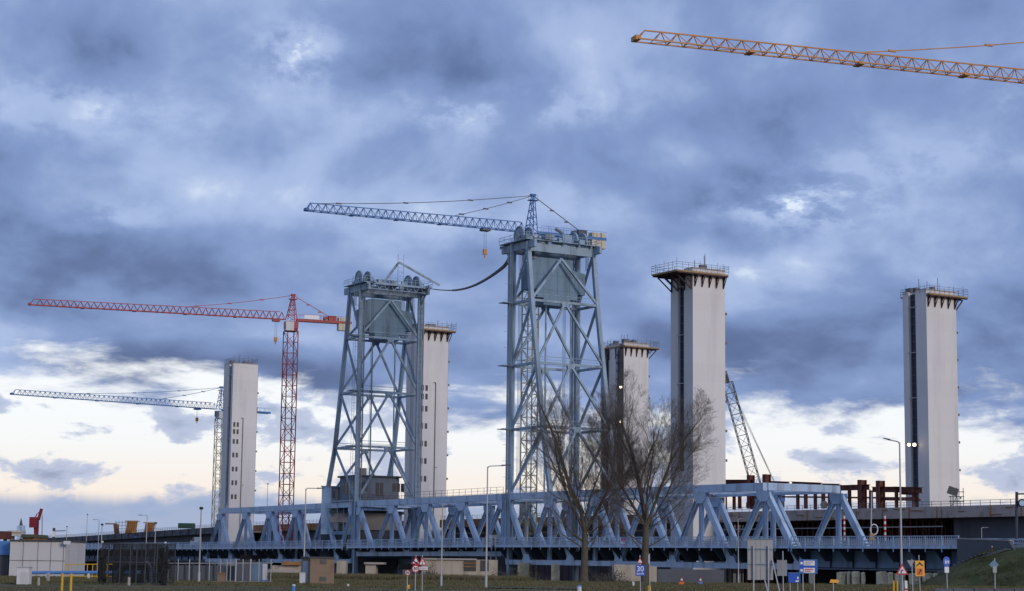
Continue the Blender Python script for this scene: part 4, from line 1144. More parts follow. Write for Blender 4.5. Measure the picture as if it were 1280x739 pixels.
# lift shaft column at the near left foot of that tower
ls = thing('stair_shaft', 'pale blue boxy stair shaft with glazed strip left of the left lift tower', 'stair shaft', BR(S(401), -3, -3))
Ya = BR(S(405), -3.2, 0).y
part('shaft', wbox(MB(), 400, 412, 609, 668, Ya, 3.0, 1.6), 'blue_steel', ls)
part('wing', wbox(MB(), 412, 420, 610, 668, Ya+.5, 2.4, 1.4), 'concrete', ls)
for y0, y1 in ((614, 623), (626, 634), (637, 645), (649, 656)): part('window', wbox(MB(), 413.2, 416.6, y0, y1, Ya+.42, .1), 'pane', ls)
part('cap', wbox(MB(), 399, 420.6, 607.4, 609.2, Ya-.1, 3.2, 1.6), 'tower_steel', ls)
part('base_box', wbox(MB(), 400, 412, 668, 700, Ya+.2, 2.6, 1.6), 'under_steel', ls)
lp = thing('landing_platform', 'grey platform with concrete parapet joining the stair shaft to the left lift tower', 'platform', BR(S(430), -2, 5))
Yb = Ya-4
part('floor', wbox(MB(), 415, 447, 664, 668.5, Yb, 5, 2.0), 'girder', lp)
part('parapet', wbox(MB(), 411, 446, 646.5, 653, Yb, 4.5, 2.0), 'concrete', lp)
part('upper_floor', wbox(MB(), 420, 447, 628, 631.5, Yb, 5, 2.0), 'tower_steel', lp)
part('inner_wall', wbox(MB(), 421, 446, 631, 668, Yb+4.6, .3), 'under_steel', lp)
m_ = MB()
for px in (420, 428, 436, 446): wbox(m_, px-.6, px+.6, 629, 668, Yb+.1, .25)
part('posts', m_, 'tower_steel', lp)
for k, (a_, b_) in enumerate(((422, 427), (429, 436), (438, 443))): part('panel', wbox(MB(), a_, b_, 655, 663, Yb+1.0, .5), 'dark_concrete', lp)
# pier house behind the lift span
ph = thing('pier_house', 'round-fronted pier building with a pale band seen through the lift span', 'pier house', BR(sT+8, 9, -3))
cc = BR(sT+12, 8.0, 0); m1 = MB(); m2 = MB(); m3 = MB()
m1.tube(cc+UP*-3.2, cc+UP*8.2, 7.2, n=32); m2.tube(cc+UP*8.2, cc+UP*11.6, 7.7, n=32); m3.tube(cc+UP*11.6, cc+UP*12.1, 8.1, n=32)
part('drum', m1, 'dark_concrete', ph); part('band', m2, 'concrete', ph); part('ledge', m3, 'dark_concrete', ph)
for k in range(7):
    a_ = math.radians(200+k*20); part('window', MB().obox(cc+Vector((math.cos(a_)*7.22, math.sin(a_)*7.22, 6.2)), (-math.sin(a_)*.6, math.cos(a_)*.6, 0), (math.cos(a_)*.06, math.sin(a_)*.06, 0), (0, 0, .7)), 'pane', ph)

# ---- piers and walls under the bridge (behind the grass crest)
def wall(name, label, cat, px0, px1, y0, Y, depth, m, ybot=None, extra=None, group=None):
    o = thing(name, label, cat, G((px0+px1)/2, Y, -3.2), group=group)
    part('wall', wbox(MB(), px0, px1, y0, 741 if ybot is None else ybot, Y, depth), m, o)
    return o
w1 = wall('pier', 'long beige stained concrete pier wall with two dark window gaps under the lift span', 'pier', 527, 622, 699.5, 318, 9, 'beige_wall')
part('window', wbox(MB(), 580, 595, 700.5, 714, 317.9, .25), 'pane', w1); part('window', wbox(MB(), 600.5, 611, 700.5, 714, 317.9, .25), 'pane', w1)
for y in (703.5, 708): part('window_bar', wbox(MB(), 580, 595, y, y+1.1, 317.7, .15), 'formwork', w1)
part('coping', wbox(MB(), 526, 596, 698, 700, 317.6, 1.4), 'concrete', w1)
w2 = wall('pier', 'tapering beige concrete pier standing in the dark, left of the road signs', 'pier', 457, 470, 705, 330, 5, 'beige_wall')
part('cap', wbox(MB(), 455, 480, 703, 705.5, 329.4, 6), 'concrete', w2)
w3 = wall('pier', 'beige wall between the two bare trees partly hidden by black scrub', 'pier', 768, 803, 706, 262, 6, 'beige_wall')
w4 = wall('pier', 'low beige concrete foundation just right of the right tree trunk', 'pier', 811, 821, 708, 250, 3, 'beige_wall')
w5 = wall('wall_or_screen', 'dark brown retaining wall under the right truss span', 'wall', 822, 905, 712, 268, 2, 'dark_concrete')
w6 = wall('wall_or_screen', 'far black screen added to darken the gap under the whole bridge', 'wall', 300, 1200, 699, 420, 2, 'mesh_black', ybot=715)  # added screen: hides the bright horizon so the gap stays dark
w7 = wall('pier', 'pale broken concrete wall beside the brick kiosk', 'pier', 421, 432, 701, 300, 4, 'beige_wall')
w8 = wall('pier', 'low stepped beige quay blocks left of the brick kiosk', 'pier', 340, 376, 707, 330, 5, 'beige_wall')
part('ledge', wbox(MB(), 334, 374, 712, 716, 329, 1), 'concrete', w8)
part('cap', wbox(MB(), 352, 376, 702, 706.5, 329, 2), 'formwork', w8)
rndp = random.Random(11)
def stone_pier(px0, px1, y0, Y, lab=None):
    o = thing('stone_pier', lab or 'rough pale stone pier in the dark gap under the right bridge spans', 'pier', G((px0+px1)/2, Y, -3.2), group=None if lab else 'stone piers under the right bridge spans')
    m_ = MB(); y = y0; a0, a1 = G(px0, Y).x, G(px1, Y).x; z = Z((px0+px1)/2, y0, Y)
    part('core', MB().box(a0+.05, a1-.05, Y+.15, Y+2.4, -3.4, z-.1), 'rubble', o)
    while z > -3.0:
        h = rndp.uniform(.28, .5); x = a0
        while x < a1-.1:
            w_ = min(rndp.uniform(.35, .9), a1-x)
            jx = rndp.uniform(0, .1); p = rndp.uniform(0, .14)
            m_.hexa([(x+.03, Y-p, z-h+.03), (x+w_-.03, Y-p+jx, z-h+.03), (x+w_-.03, Y+.5, z-h+.03), (x+.03, Y+.5, z-h+.03),
                     (x+.03+jx, Y-p, z-.03), (x+w_-.03-jx, Y-p, z-.03), (x+w_-.05, Y+.5, z-.03), (x+.05, Y+.5, z-.03)])
            x += w_
        z -= h
    part('stonework', m_, 'rubble', o)
for a_, b_, y in ((647, 662, 703), (689, 700, 705), (1014, 1019, 716), (1049, 1057, 714.5), (1060, 1063, 714), (1066, 1075, 714), (1078, 1082, 715),
                  (1099, 1109, 714), (1111, 1117, 715), (1121, 1132, 716), (1140, 1151, 716), (1156, 1165, 716), (1168, 1173, 716), (1176, 1182, 716)):
    stone_pier(a_, b_, y, BR(S((a_+b_)/2), -6.0, 0).y)
bw = wall('wall_or_screen', 'black backing sheet added for the shade behind the stone piers', 'wall', 1000, 1196, 712, 266, .6, 'mesh_black')  # added sheet: the shade in the openings, as plain black

# ---- navigation board, tripod lamp, ladder on the old bridge
nb = thing('navigation_board', 'red board with white horizontal bar fixed to the bridge railing between the trees', 'sign', G(778, 300, 4))
Yn = BR(S(778), -2.5, 0).y
part('board', wbox(MB(), 775, 781.5, 673, 684, Yn, .06), 'sign_red', nb)
part('bar', wbox(MB(), 775.4, 781.1, 676.6, 680.4, Yn-.03, .02), 'sign_white', nb)
tl = thing('lamp_mast', 'pale blue A-shaped mast with a lamp box on the lift span railing', 'lamp mast', G(617, 330, 0))
Yt = BR(S(617), -3.2, 0).y
part('legs', MB().beam(at(613, 702, Yt), at(616.2, 672, Yt), .2).beam(at(620.5, 702, Yt), at(617.6, 672, Yt), .2).beam(at(614.4, 692, Yt), at(619.4, 692, Yt), .15).beam(at(615.3, 683, Yt), at(618.3, 683, Yt), .15), 'galv', tl)
part('lamp_box', MB().obox(at(621.5, 671.5, Yt), (.5, 0, 0), (0, .4, 0), (0, 0, .4)).obox(at(615, 671, Yt), (.55, 0, 0), (0, .3, 0), (0, 0, .3)), 'galv', tl)
rg = thing('life_ring_pole', 'slender white pole with an oval ring and box standing behind the railing', 'pole', G(1088, 262, 4))
Yr = BR(S(1088), 3, 0).y
part('pole', MB().tube(at(1088.5, 680, Yr), at(1089.5, 615, Yr), .10), 'galv', rg)
part('ring', MB().path([at(1092.5+4.6*math.cos(k*.3491), 662+6.5*math.sin(k*.3491), Yr) for k in range(19)], .09), 'white', rg)
part('box', MB().obox(at(1090, 671, Yr), (.28, 0, 0), (0, .2, 0), (0, 0, .42)), 'plywood', rg)

# ================================================================= left foreground
wb = thing('industrial_building', 'white panel-clad building at the left edge with a blue wing', 'building', G(45, 209, 0))
part('walls', wbox(MB(), 12, 81, 676.5, 721, 209, 10), 'panel_wall', wb)
part('roof', wbox(MB(), 11, 82, 675, 676.8, 208.8, 10.4), 'roofing', wb)
jm = MB()
for px in (28.5, 47, 63, 79): wbox(jm, px-.15, px+.15, 677, 720, 208.95, .06)
wbox(jm, 12, 81, 700.5, 701.0, 208.93, .06)
part('panel_joints', jm, 'dark_concrete', wb)
part('roof_lamp', MB().obox(at(84, 678.5, 208.3), (.35, 0, 0), (0, .2, 0), (0, 0, .18)).tube(at(80, 678, 208.5), at(84, 678, 208.5), .05), 'white', wb)
part('blue_wing', wbox(MB(), -40, 11, 676, 693.5, 211, 8), 'pipe_blue', wb)
part('blue_wing_door', wbox(MB(), -40, 10.5, 693.5, 721, 211.2, 7), 'dark_concrete', wb)
cabn = thing('electrical_cabinet', 'pale grey cabinet in front of the white building', 'cabinet', GP(30, 730.5))
Yq = GP(30, 730.5).y
part('body', wbox(MB(), 22, 37, 709.5, 730.5, Yq, .9), 'white', cabn); part('lid', wbox(MB(), 21.4, 37.6, 708.8, 709.8, Yq-.05, 1.0), 'galv', cabn)
part('door', wbox(MB(), 27, 36, 715, 729, Yq-.03, .03), 'panel_wall', cabn)
# blue pipe, yellow railing
bp = thing('pipe', 'bright blue pipe on short legs running in front of the white building', 'pipe', G(80, 190, 0))
p0, p1 = at(36, 716, 190), at(196, 715.5, 190)
part('pipe_run', MB().tube(p0, p1, .17, n=12), 'pipe_blue', bp)
for px in (60, 112, 165): a_ = G(px, 190); part('leg', MB().beam(a_, Vector((a_.x, 190, Z(px, 717, 190))), .3, .2), 'white', bp)
yr = thing('yellow_railing', 'pale yellow pipe railing right of the white building', 'railing', G(100, 205, 0))
m_ = MB()
for px in (83.5, 90, 109.5, 116, 122, 134, 141): m_.tube(G(px, 205, -.05), at(px, 705.5, 205), .05)
for y in (705.5, 720.5): m_.tube(at(81.5, y, 205), at(143, y, 205), .05)
part('tubes', m_, 'yellow', yr)
for px, lab in ((79, 'short yellow post in the grass, left of a pair'), (90, 'short yellow post in the grass, right of a pair')):
    o = thing('marker_post', lab, 'post', G(px, 112, 0)); b_ = G(px, 112, 0)
    part('shaft', MB().tube(b_, Vector((b_.x, b_.y, Z(px, 718, 112))), .075, n=10), 'yellow', o)
    part('cap', MB().tube(Vector((b_.x, b_.y, Z(px, 718, 112))), Vector((b_.x, b_.y, Z(px, 717, 112))), .085, .05, n=10), 'sign_yellow', o)
def small_post(label, px, y0, y1, r, m, m2=None, cat='bollard', name='bollard'):
    b_ = GP(px, y1); t_ = Vector((b_.x, b_.y, Z(px, y0, b_.y)))
    o = thing(name, label, cat, b_)
    part('shaft', MB().tube(b_, b_.lerp(t_, .8), r, n=10), m, o); part('cap', MB().tube(b_.lerp(t_, .8), t_, r*1.08, r*.7, n=10), m2 or m, o)
small_post('pale stub post right of the cabinet', 48, 722, 732, .10, 'concrete')
small_post('white stub post standing under the blue pipe', 60, 716, 728, .14, 'concrete')
small_post('pale stub post in front of the black netted cage', 161, 721.5, 732.5, .11, 'concrete')
small_post('round grey ball-topped stub by the cage corner', 184.5, 725.5, 731, .22, 'concrete')
small_post('white capped blue stub post in the grass below the kiosk', 367, 730.5, 739.5, .12, 'pipe_blue', 'white')
small_post('small white marker stub left of the road signs', 435, 730, 733, .10, 'white')
small_post('short pale bollard at the foot of the left tree', 724, 731.5, 741, .17, 'white', 'pipe_blue')
small_post('tiny white stub in the grass left of the speed sign', 791.5, 727, 733, .12, 'white')
small_post('yellow post at the foot of the right tree', 811.5, 732, 742, .13, 'yellow')
small_post('orange-yellow stub at the foot of the small round sign', 510.5, 731, 736, .10, 'sign_yellow')
# thin lamp and signal poles near the left
# ---- netted cage
cg = thing('netted_cage', 'black netted steel cage around old machinery, left foreground', 'cage', GP(166, 729.5))
Yc_ = 150; gx = lambda px: G(px, Yc_).x
zt_ = Z(166, 679.5, Yc_)
m_ = MB()
posts_px = (127, 135.5, 150.5, 163, 171, 182, 196.5, 206)
for px in posts_px:
    for yy in (Yc_, Yc_+4.5): m_.beam((gx(px), yy, -.05), (gx(px), yy, zt_+(.05 if px in (127, 206) else 0)), .09)
for z in (zt_, zt_*.55, .12):
    for yy in (Yc_, Yc_+4.5): m_.beam((gx(127), yy, z), (gx(206), yy, z), .07)
    for px in (127, 206): m_.beam((gx(px), Yc_, z), (gx(px), Yc_+4.5, z), .07)
part('frame', m_, 'lamp_head', cg)
for yy in (Yc_+.03, Yc_+4.47):
    nm = MB(); x = gx(127)
    while x < gx(206): nm.beam((x, yy, .1), (x, yy, zt_), .03); x += .085
    z = .2
    while z < zt_: nm.beam((gx(127), yy, z), (gx(206), yy, z), .025); z += .12
    part('netting_or_screen', nm, 'mesh_black', cg)
for px in (127, 206): part('post_cap', MB().disc((gx(px), Yc_, zt_+.1), (0, 0, 1), .09, .12, 10), 'white', cg)
# dark net bundles hung at both ends
for a_, b_ in ((124.5, 131), (200.5, 209)):
    nb_ = MB(); rr_ = random.Random(int(a_)); k = 0
    for k in range(60):
        c_ = Vector((rr_.uniform(gx(a_), gx(b_)), Yc_+rr_.uniform(-.2, .4), rr_.uniform(0.1, zt_*.86)))
        nb_.obox(c_, (rr_.uniform(.03, .14), 0, rr_.uniform(-.05, .05)), (0, .12, 0), (rr_.uniform(-.05, .05), 0, rr_.uniform(.1, .4)))
    part('net_bundle', nb_, 'mesh_black', cg)
mc = thing('pump_machine', 'dark arched machine standing inside the netted cage', 'machine', (gx(165), Yc_+2, 0))
arc = [Vector((gx(px), Yc_+2, Z(px, py, Yc_+2))) for px, py in ((142, 727), (143, 718), (147, 710), (153, 706), (165, 705), (176, 706), (181, 711), (183, 720), (183.5, 728))]
part('arch', MB().path(arc, .26, 10), 'dark_steel', mc)
part('housing', MB().hexa([Vector((gx(px), yy, Z(px, py, Yc_+2))) for py in (707, 696) for px, yy in ((152, Yc_+1.3), (178, Yc_+1.3), (178, Yc_+2.8), (152, Yc_+2.8))]), 'grey_crane', mc)
part('motor', MB().tube((gx(160), Yc_+2, .5), (gx(170), Yc_+2, .5), .35, n=14), 'dark_steel', mc)
part('stand', MB().beam((gx(162), Yc_+2, 0), (gx(162), Yc_+2, 1.6), .2).beam((gx(172), Yc_+2, 0), (gx(172), Yc_+2, 1.6), .2), 'dark_steel', mc)
part('pipe_bend', MB().path([Vector((gx(px), Yc_+1.2, Z(px, py, Yc_+1.2))) for px, py in ((178, 703), (182, 704), (185, 710), (186, 728))], .12, 8), 'galv', mc)
# ---- chain-link fence with posts and dark boards
fn = thing('mesh_fence', 'tall dark mesh fence with galvanised posts between cage and kiosk', 'fence', G(280, 176, 0))
Yf = 176
for px in (211, 223, 237, 262, 276, 284, 288.5, 295, 304, 313.5, 324, 339): part('post', MB().tube(G(px, Yf, -.05), at(px, 699, Yf), .045 if px not in (295, 313.5) else .08, n=8), 'galv', fn)
part('rail', MB().tube(at(210, 704.3, Yf), at(341, 704, Yf), .04).tube(at(210, 727, Yf), at(341, 727, Yf), .035), 'galv', fn)
nm = MB(); x = G(210, Yf).x
while x < G(341, Yf).x: nm.beam((x, Yf+.04, .05), (x, Yf+.04, 1.85), .018); x += .12
part('mesh', nm, 'lamp_head', fn)
hd_ = thing('hoarding', 'dark boarded hoarding behind the mesh fence', 'hoarding', G(260, 186, 0))
part('boards', wbox(MB(), 212, 294, 707, 729, 186, .15), 'dark_concrete', hd_)
m_ = MB()
for px in range(214, 294, 9): wbox(m_, px-.5, px+.5, 705, 729, 185.8, .18)
part('studs', m_, 'dark_steel', hd_)
gs = thing('cable_spool_hut', 'grey concrete hut behind the fence posts', 'hut', G(305, 184, 0))
part('walls', wbox(MB(), 296, 313, 701, 729, 184, 3), 'dark_concrete', gs); part('roof', wbox(MB(), 295.5, 313.5, 700, 701.2, 183.8, 3.4), 'roofing', gs)
gd = thing('shed', 'narrow dark blue-grey shed right of the concrete hut', 'shed', G(325, 184, 0))
part('walls', wbox(MB(), 315, 327, 703, 729, 184.5, 3), 'girder', gd); part('roof', wbox(MB(), 314.6, 327.6, 702, 703.2, 184.3, 3.4), 'roofing', gd)
wp = thing('wrapped_post', 'white post with a blue wrapped foot beside the fence end', 'post', G(331, 178, 0))
part('shaft', wbox(MB(), 328.5, 334, 705, 726, 178, .4), 'white', wp); part('foot', wbox(MB(), 328, 335.5, 725, 729, 177.8, .6), 'pipe_blue', wp)
bx = thing('wooden_box', 'brown box standing in front of the mesh fence', 'box', G(277, 172, 0))
part('body', wbox(MB(), 272.5, 281.5, 717, 728.5, 172, .6), 'brick', bx); part('lid', wbox(MB(), 271.5, 282.5, 716, 717.2, 171.9, .8), 'formwork', bx)
# ---- brick kiosk
kx = G(376, 172).x
kk = thing('brick_kiosk', 'small brown brick transformer house with two dark vents', 'kiosk', G(398, 172, 0))
kl, kc, kr = G(377, 174.5), G(388, 172), G(418, 173)
zt2 = Z(400, 698.5, 172)
kb_ = kr+(kl-kc)
part('walls', MB().hexa([Vector((p.x, p.y, z)) for z in (-.05, zt2) for p in (kc, kr, kb_, kl)]), 'brick', kk)
e = .12
part('roof', MB().hexa([Vector((p.x+dx, p.y+dy, z)) for z in (zt2, zt2+.17) for p, dx, dy in ((kc, -e, -e), (kr, e, -e), (kb_, e, e), (kl, -e, e))]), 'roofing', kk)
fd = (kr-kc).normalized()
for y0, y1 in ((699.5, 705), (721, 726.5)):
    cpt = kc+fd*((kr-kc).length*.54); z = (Z(404, y0, 172)+Z(404, y1, 172))/2
    vo = part('vent', MB().obox(Vector((cpt.x, cpt.y, z))-Vector((0, .03, 0)), fd*.29, (0, .04, 0), (0, 0, .20)), 'lamp_head', kk)
part('door', MB().hexa([kc.lerp(kl, f)+Vector((-.03, -.03, z)) for z in (.1, zt2-.25) for f in (.25, .75)]+[kc.lerp(kl, f)+Vector((.02, .02, z)) for z in (.1, zt2-.25) for f in (.25, .75)]), 'tower_steel', kk) if False else \
part('door', MB().prism([kc.lerp(kl, .2)+UP*.1, kc.lerp(kl, .8)+UP*.1, kc.lerp(kl, .8)+UP*(zt2-.2), kc.lerp(kl, .2)+UP*(zt2-.2)], Vector((-.05, -.02, 0))), 'tower_steel', kk)
wc = thing('meter_cabinet', 'white cabinet at the left foot of the brick kiosk', 'cabinet', G(379, 169, 0))
part('body', wbox(MB(), 375, 381.6, 716, 729.5, 169, .5), 'white', wc); part('lid', wbox(MB(), 374.6, 382, 715.3, 716.2, 168.95, .6), 'galv', wc)

sheet('path', [G(612, 150).x, G(660, 150).x, G(732, 150).x], [151, 154, 158], lambda x, y: .13, 'asphalt')
# ================================================================= lamp posts
def lamp_post(label, px, y0, y1, arm=0.0, Y=None, r=.085, head=True, head_tilt=0, group=None, r2=None):
    b_ = GP(px, y1) if Y is None else G(px, Y, -.05)
    Yp = b_.y; t_ = Vector((b_.x, b_.y, Z(px, y0, Yp)))
    o = thing('street_lamp', label, 'street lamp', b_, group=group)
    part('pole', MB().tube(b_, t_, r, (r2 or r*.6), n=10).tube(b_, b_+UP*.9, r*1.35, n=10), 'lamp_pole', o)
    if arm:
        s_ = 1 if arm > 0 else -1
        ao = part('arm', MB().path([t_-UP*.15, t_+UP*.05+Vector((s_*.12, 0, 0)), t_+Vector((arm*.62, 0, .05+abs(arm)*head_tilt))], r*.5, 8), 'lamp_pole', o)
        h0 = t_+Vector((arm*.6, 0, .06+abs(arm)*head_tilt)); h1_ = t_+Vector((arm, 0, .06+abs(arm)*head_tilt*2.0)); pt = (h1_-h0)
        part('lamp_head', MB().hexa([h0+Vector((0, -.12, -.06)), h1_+Vector((0, -.08, -.03)), h1_+Vector((0, .08, -.03)), h0+Vector((0, .12, -.06)),
                                    h0+Vector((0, -.10, .06)), h1_+Vector((0, -.05, .04)), h1_+Vector((0, .05, .04)), h0+Vector((0, .10, .06))]), 'lamp_head', o)
    else:
        part('lamp_head', MB().tube(t_, t_+UP*.16, r*1.6, r*2.4, n=10).tube(t_+UP*.16, t_+UP*.26, r*2.4, r*.8, n=10), 'lamp_head', o)
    return o
lamp_post('tall grey street lamp in front of the lift span, arm pointing right', 607.5, 583.5, 734.5, 1.95, head_tilt=.03)
lamp_post('grey street lamp left of the stair shaft, arm pointing right', 380, 611, 730, 1.75, Y=180)
lamp_post('slim street lamp with short arm right of the twin road signs', 551.5, 632, 733.5, .7, r=.07)
lamp_post('street lamp in front of the right truss, short arm pointing right', 923, 649, 729, .8, r=.07)
lamp_post('tallest grey street lamp at the right, dark head pointing left', 1127.5, 553, 743, -1.25, r=.10, head_tilt=.10)
lamp_post('white post-top lamp left of the leftmost truss', 248.5, 637, 728.5, 0, r=.085)
for px, y0, y1, Y, ar, lab in ((107, 643.5, 668, 560, 0, 'far thin post-top lamp left of the formwork ramp'), (82, 659, 676, 520, 0, 'far short post-top lamp near the red harbour crane'),
                          (122, 650, 676, 470, -1.6, 'far thin lamp with arm pointing left on the ramp'), (182, 644.5, 700, 300, -1.4, 'thin lamp with arm pointing left, in front of the orange formwork'),
                          (332, 605.5, 640, 470, 0, 'thin post-top lamp between the leftmost pylon and the red mast'), (193, 655, 700, 260, 0, 'dark pole with square head behind the netted cage'),
                          (126, 657, 700, 240, 0, 'dark signal pole at the left corner of the netted cage')):
    lamp_post(lab, px, y0, y1, ar, Y=Y, r=.11 if Y > 400 else .08)
lamp_post('small lamp with pale head on the grass bank, arm pointing right', 1228, 660, 680, .95, Y=262, r=.07)

# ================================================================= signs
def txt(s, size, loc, m, parent, font_off=0.0, name='lettering'):
    cu = bpy.data.curves.new(name, 'FONT'); cu.body = s; cu.size = size; cu.align_x = 'CENTER'; cu.align_y = 'CENTER'; cu.extrude = .004; cu.offset = font_off
    tmp = bpy.data.objects.new('tmp_text', cu); COL.objects.link(tmp)
    dg = bpy.context.evaluated_depsgraph_get(); me = bpy.data.meshes.new_from_object(tmp.evaluated_get(dg))
    bpy.data.objects.remove(tmp); me.materials.clear(); me.materials.append(M[m])
    me.transform(Matrix.Rotation(math.pi/2, 4, 'X')); me.transform(Matrix.Translation(Vector(loc)-root_off(parent)))
    o = bpy.data.objects.new(name, me); COL.objects.link(o); o.parent = parent; return o
def poly_plate(c, pts, m, parent, name, th=.02, dy=0.0):
    return part(name, MB().prism([Vector((c.x+x, c.y+dy, c.z+z)) for x, z in pts], Vector((0, th, 0))), m, parent)
def reg(n, r, ph=0.0): return [(r*math.cos(ph+6.28318*k/n), r*math.sin(ph+6.28318*k/n)) for k in range(n)]
rsg = random.Random(21)
def sgn(name, label, px, Y, ytop):
    b_ = G(px, Y, -.05); o = thing(name, label, 'road sign', b_)
    o.rotation_euler = (rsg.uniform(-.01, .01), rsg.uniform(-.014, .014), rsg.uniform(-.22, .22))
    part('pole', MB().tube(b_, Vector((b_.x, b_.y+.06, Z(px, ytop, Y))), .035, n=8), 'galv', o)
    return o
def C(px, py, Y): return at(px, py, Y)
def px2m(n, Y): return n*Y/F_PX
def triangle_sign(o, px, py, Y, h, sym=True):
    c = C(px, py, Y); r = px2m(h, Y)*.64
    poly_plate(c, reg(3, r, math.pi/2), 'sign_red', o, 'red_triangle')
    poly_plate(c, reg(3, r*.66, math.pi/2), 'sign_white', o, 'white_field', .012, -.016)
    return c, r
def round_sign(o, px, py, Y, d, text=None):
    c = C(px, py, Y); r = px2m(d, Y)/2
    poly_plate(c, reg(28, r), 'sign_red', o, 'red_disc')
    poly_plate(c, reg(28, r*.74), 'sign_white', o, 'white_field', .012, -.016)
    if text: txt(text, r*1.05, c+Vector((0, -.026, 0)), 'sign_black', o, .006)
    return c, r
Ys = 128
o = sgn('road_sign', 'red triangle warning sign above a round speed limit 50 sign', 519.5, Ys, 694)
c, r = triangle_sign(o, 519.5, 702, Ys, 10.5)
part('symbol', MB().obox(c+Vector((-.06, -.03, -.02)), (.10, 0, -.08), (0, .008, 0), (.02, 0, .025)).obox(c+Vector((.08, -.03, -.07)), (.05, 0, .0), (0, .008, 0), (0, 0, .05)), 'sign_black', o)
round_sign(o, 519.3, 711, Ys, 9.6, '50')
o = sgn('road_sign', 'red triangle warning sign above a white plate, right of the round 50 sign', 528.3, Ys+1, 694)
c, r = triangle_sign(o, 528.3, 703.5, Ys+1, 10.5)
part('symbol', MB().obox(c+Vector((0, -.03, .02)), (.022, 0, 0), (0, .008, 0), (0, 0, .10)).obox(c+Vector((0, -.03, -.125)), (.025, 0, 0), (0, .008, 0), (0, 0, .024)), 'sign_black', o)
po = part('white_plate', wbox(MB(), 523, 534.5, 708.6, 712.6, Ys+.8, .02), 'sign_white', o)
part('plate_lines', wbox(wbox(MB(), 524.5, 533, 709.6, 710.2, Ys+.78, .01), 524.5, 533, 711, 711.6, Ys+.78, .01), 'sign_back', po)
o = sgn('road_sign', 'small round speed limit 50 sign on a low post, left of the triangles', 509.5, Ys+4, 713)
round_sign(o, 509.5, 716, Ys+4, 7.2, '50')
o = sgn('road_sign', 'blue 30 km/h sign under a small red triangle, before the right tree trunk', 800.6, 124, 694)
triangle_sign(o, 800.6, 701.8, 124, 7.5)
c = C(800.8, 713.2, 124)
part('blue_panel', MB().obox(c, (px2m(6, 124), 0, 0), (0, .01, 0), (0, 0, px2m(6.6, 124))), 'sign_blue', o)
txt('30', px2m(9.0, 124), c+Vector((0, -.02, px2m(1.7, 124))), 'sign_white', o, .008)
txt('km/h', px2m(4.6, 124), c+Vector((0, -.02, -px2m(3.9, 124))), 'sign_white', o, .003)
o = sgn('thin_pole', 'thin grey pole with small grey tip in front of the right tree', 812.5, 126, 692); o['category'] = 'pole'
part('tip', MB().obox(C(811.8, 699, 126), (.05, 0, 0), (0, .03, 0), (0, 0, .28)), 'galv', o)
# big sign seen from behind
Yb_ = 134
o = thing('gantry_sign', 'large grey sign panel seen from behind on two posts', 'road sign', G(950, Yb_, 0))
for a_, b_ in ((934.5, 944.6), (945, 950.4), (950.8, 957.6), (958, 966.3)): part('panel_board', wbox(MB(), a_, b_, 673.5, 725, Yb_, .04), 'sign_back', o)
part('rail', wbox(wbox(wbox(MB(), 934, 966.8, 673, 674.2, Yb_-.08, .07), 934, 966.8, 686, 687.2, Yb_-.08, .07), 934, 966.8, 705, 706.2, Yb_-.08, .07), 'girder', o)
for px in (942, 960.5): part('post', MB().beam(G(px, Yb_-.15, -.05), C(px, 682, Yb_-.15), .09), 'galv', o)
for (x0, y0, x1) in ((955.5, 724, 962), (965.5, 700, 976.5)):
    a_ = C(x0, y0, Yb_-.1); b_ = G(x1, Yb_-1.5, -.05); b_.y = Yb_-1.2; part('stay', MB().beam(a_, b_, .08), 'galv', o)
o = sgn('road_sign', 'narrow grey sign back on a tall pole right of the large panel', 979, 120, 689)
part('plate', wbox(MB(), 971.8, 984.2, 700.2, 720, 120-.05, .03), 'sign_back', o)
Yv = 138
o = thing('direction_sign', 'blue and white direction sign with two rows of writing', 'road sign', G(1010, Yv, 0))
part('blue_board', wbox(MB(), 998.8, 1021.6, 699.5, 717, Yv, .04), 'sign_blue', o)
fr_ = MB(); wbox(fr_, 998.8, 1021.6, 699.5, 700.3, Yv-.03, .02); wbox(fr_, 998.8, 1021.6, 716.2, 717, Yv-.03, .02); wbox(fr_, 998.8, 999.5, 700.3, 716.2, Yv-.03, .02); wbox(fr_, 1020.9, 1021.6, 700.3, 716.2, Yv-.03, .02)
part('light_border', fr_, 'pipe_blue', o)
for k, (y0, y1) in enumerate(((701, 707), (710, 716))):
    wo = part('white_field', wbox(MB(), 1004.5, 1018.5, y0, y1, Yv-.03, .02), 'sign_white', o)
    part('writing', wbox(wbox(MB(), 1006, 1016.5, y0+1.2, y0+2.3, Yv-.05, .01), 1006, 1013.5, y0+3.5, y0+4.6, Yv-.05, .01), 'sign_back' if k == 0 else 'sign_red', wo)
    part('disc', MB().disc(C(1001.9, (y0+y1)/2, Yv-.03), (0, 1, 0), .10, .015, 16), 'sign_white', o)
for px in (1003.5, 1017.5): part('post', MB().tube(G(px, Yv+.1, -.05), C(px, 716, Yv+.1), .04), 'galv', o)
o = thing('information_board', 'plain bright blue board close to the ground left of the direction sign', 'road sign', G(992, 142, 0))
part('board', wbox(MB(), 985.3, 999.8, 716, 728.5, 142, .03), 'sign_blue', o)
part('symbol', wbox(wbox(MB(), 996.2, 998.3, 721, 724, 141.96, .02), 994.4, 998.3, 725.5, 727.6, 141.96, .02), 'sign_white', o)
part('edge', wbox(wbox(MB(), 985.3, 999.8, 715.8, 716.8, 141.95, .02), 999.4, 1000.2, 716.8, 728.5, 141.95, .02), 'pipe_blue', o)
for px in (987.5, 997): part('post', MB().tube(G(px, 142.1, -.05), C(px, 727, 142.1), .035), 'galv', o)
o = sgn('road_sign', 'low yellow wedge-shaped marker sign on a thin pole', 1041.5, 128, 725)
c = C(1042.7, 726.6, 128)
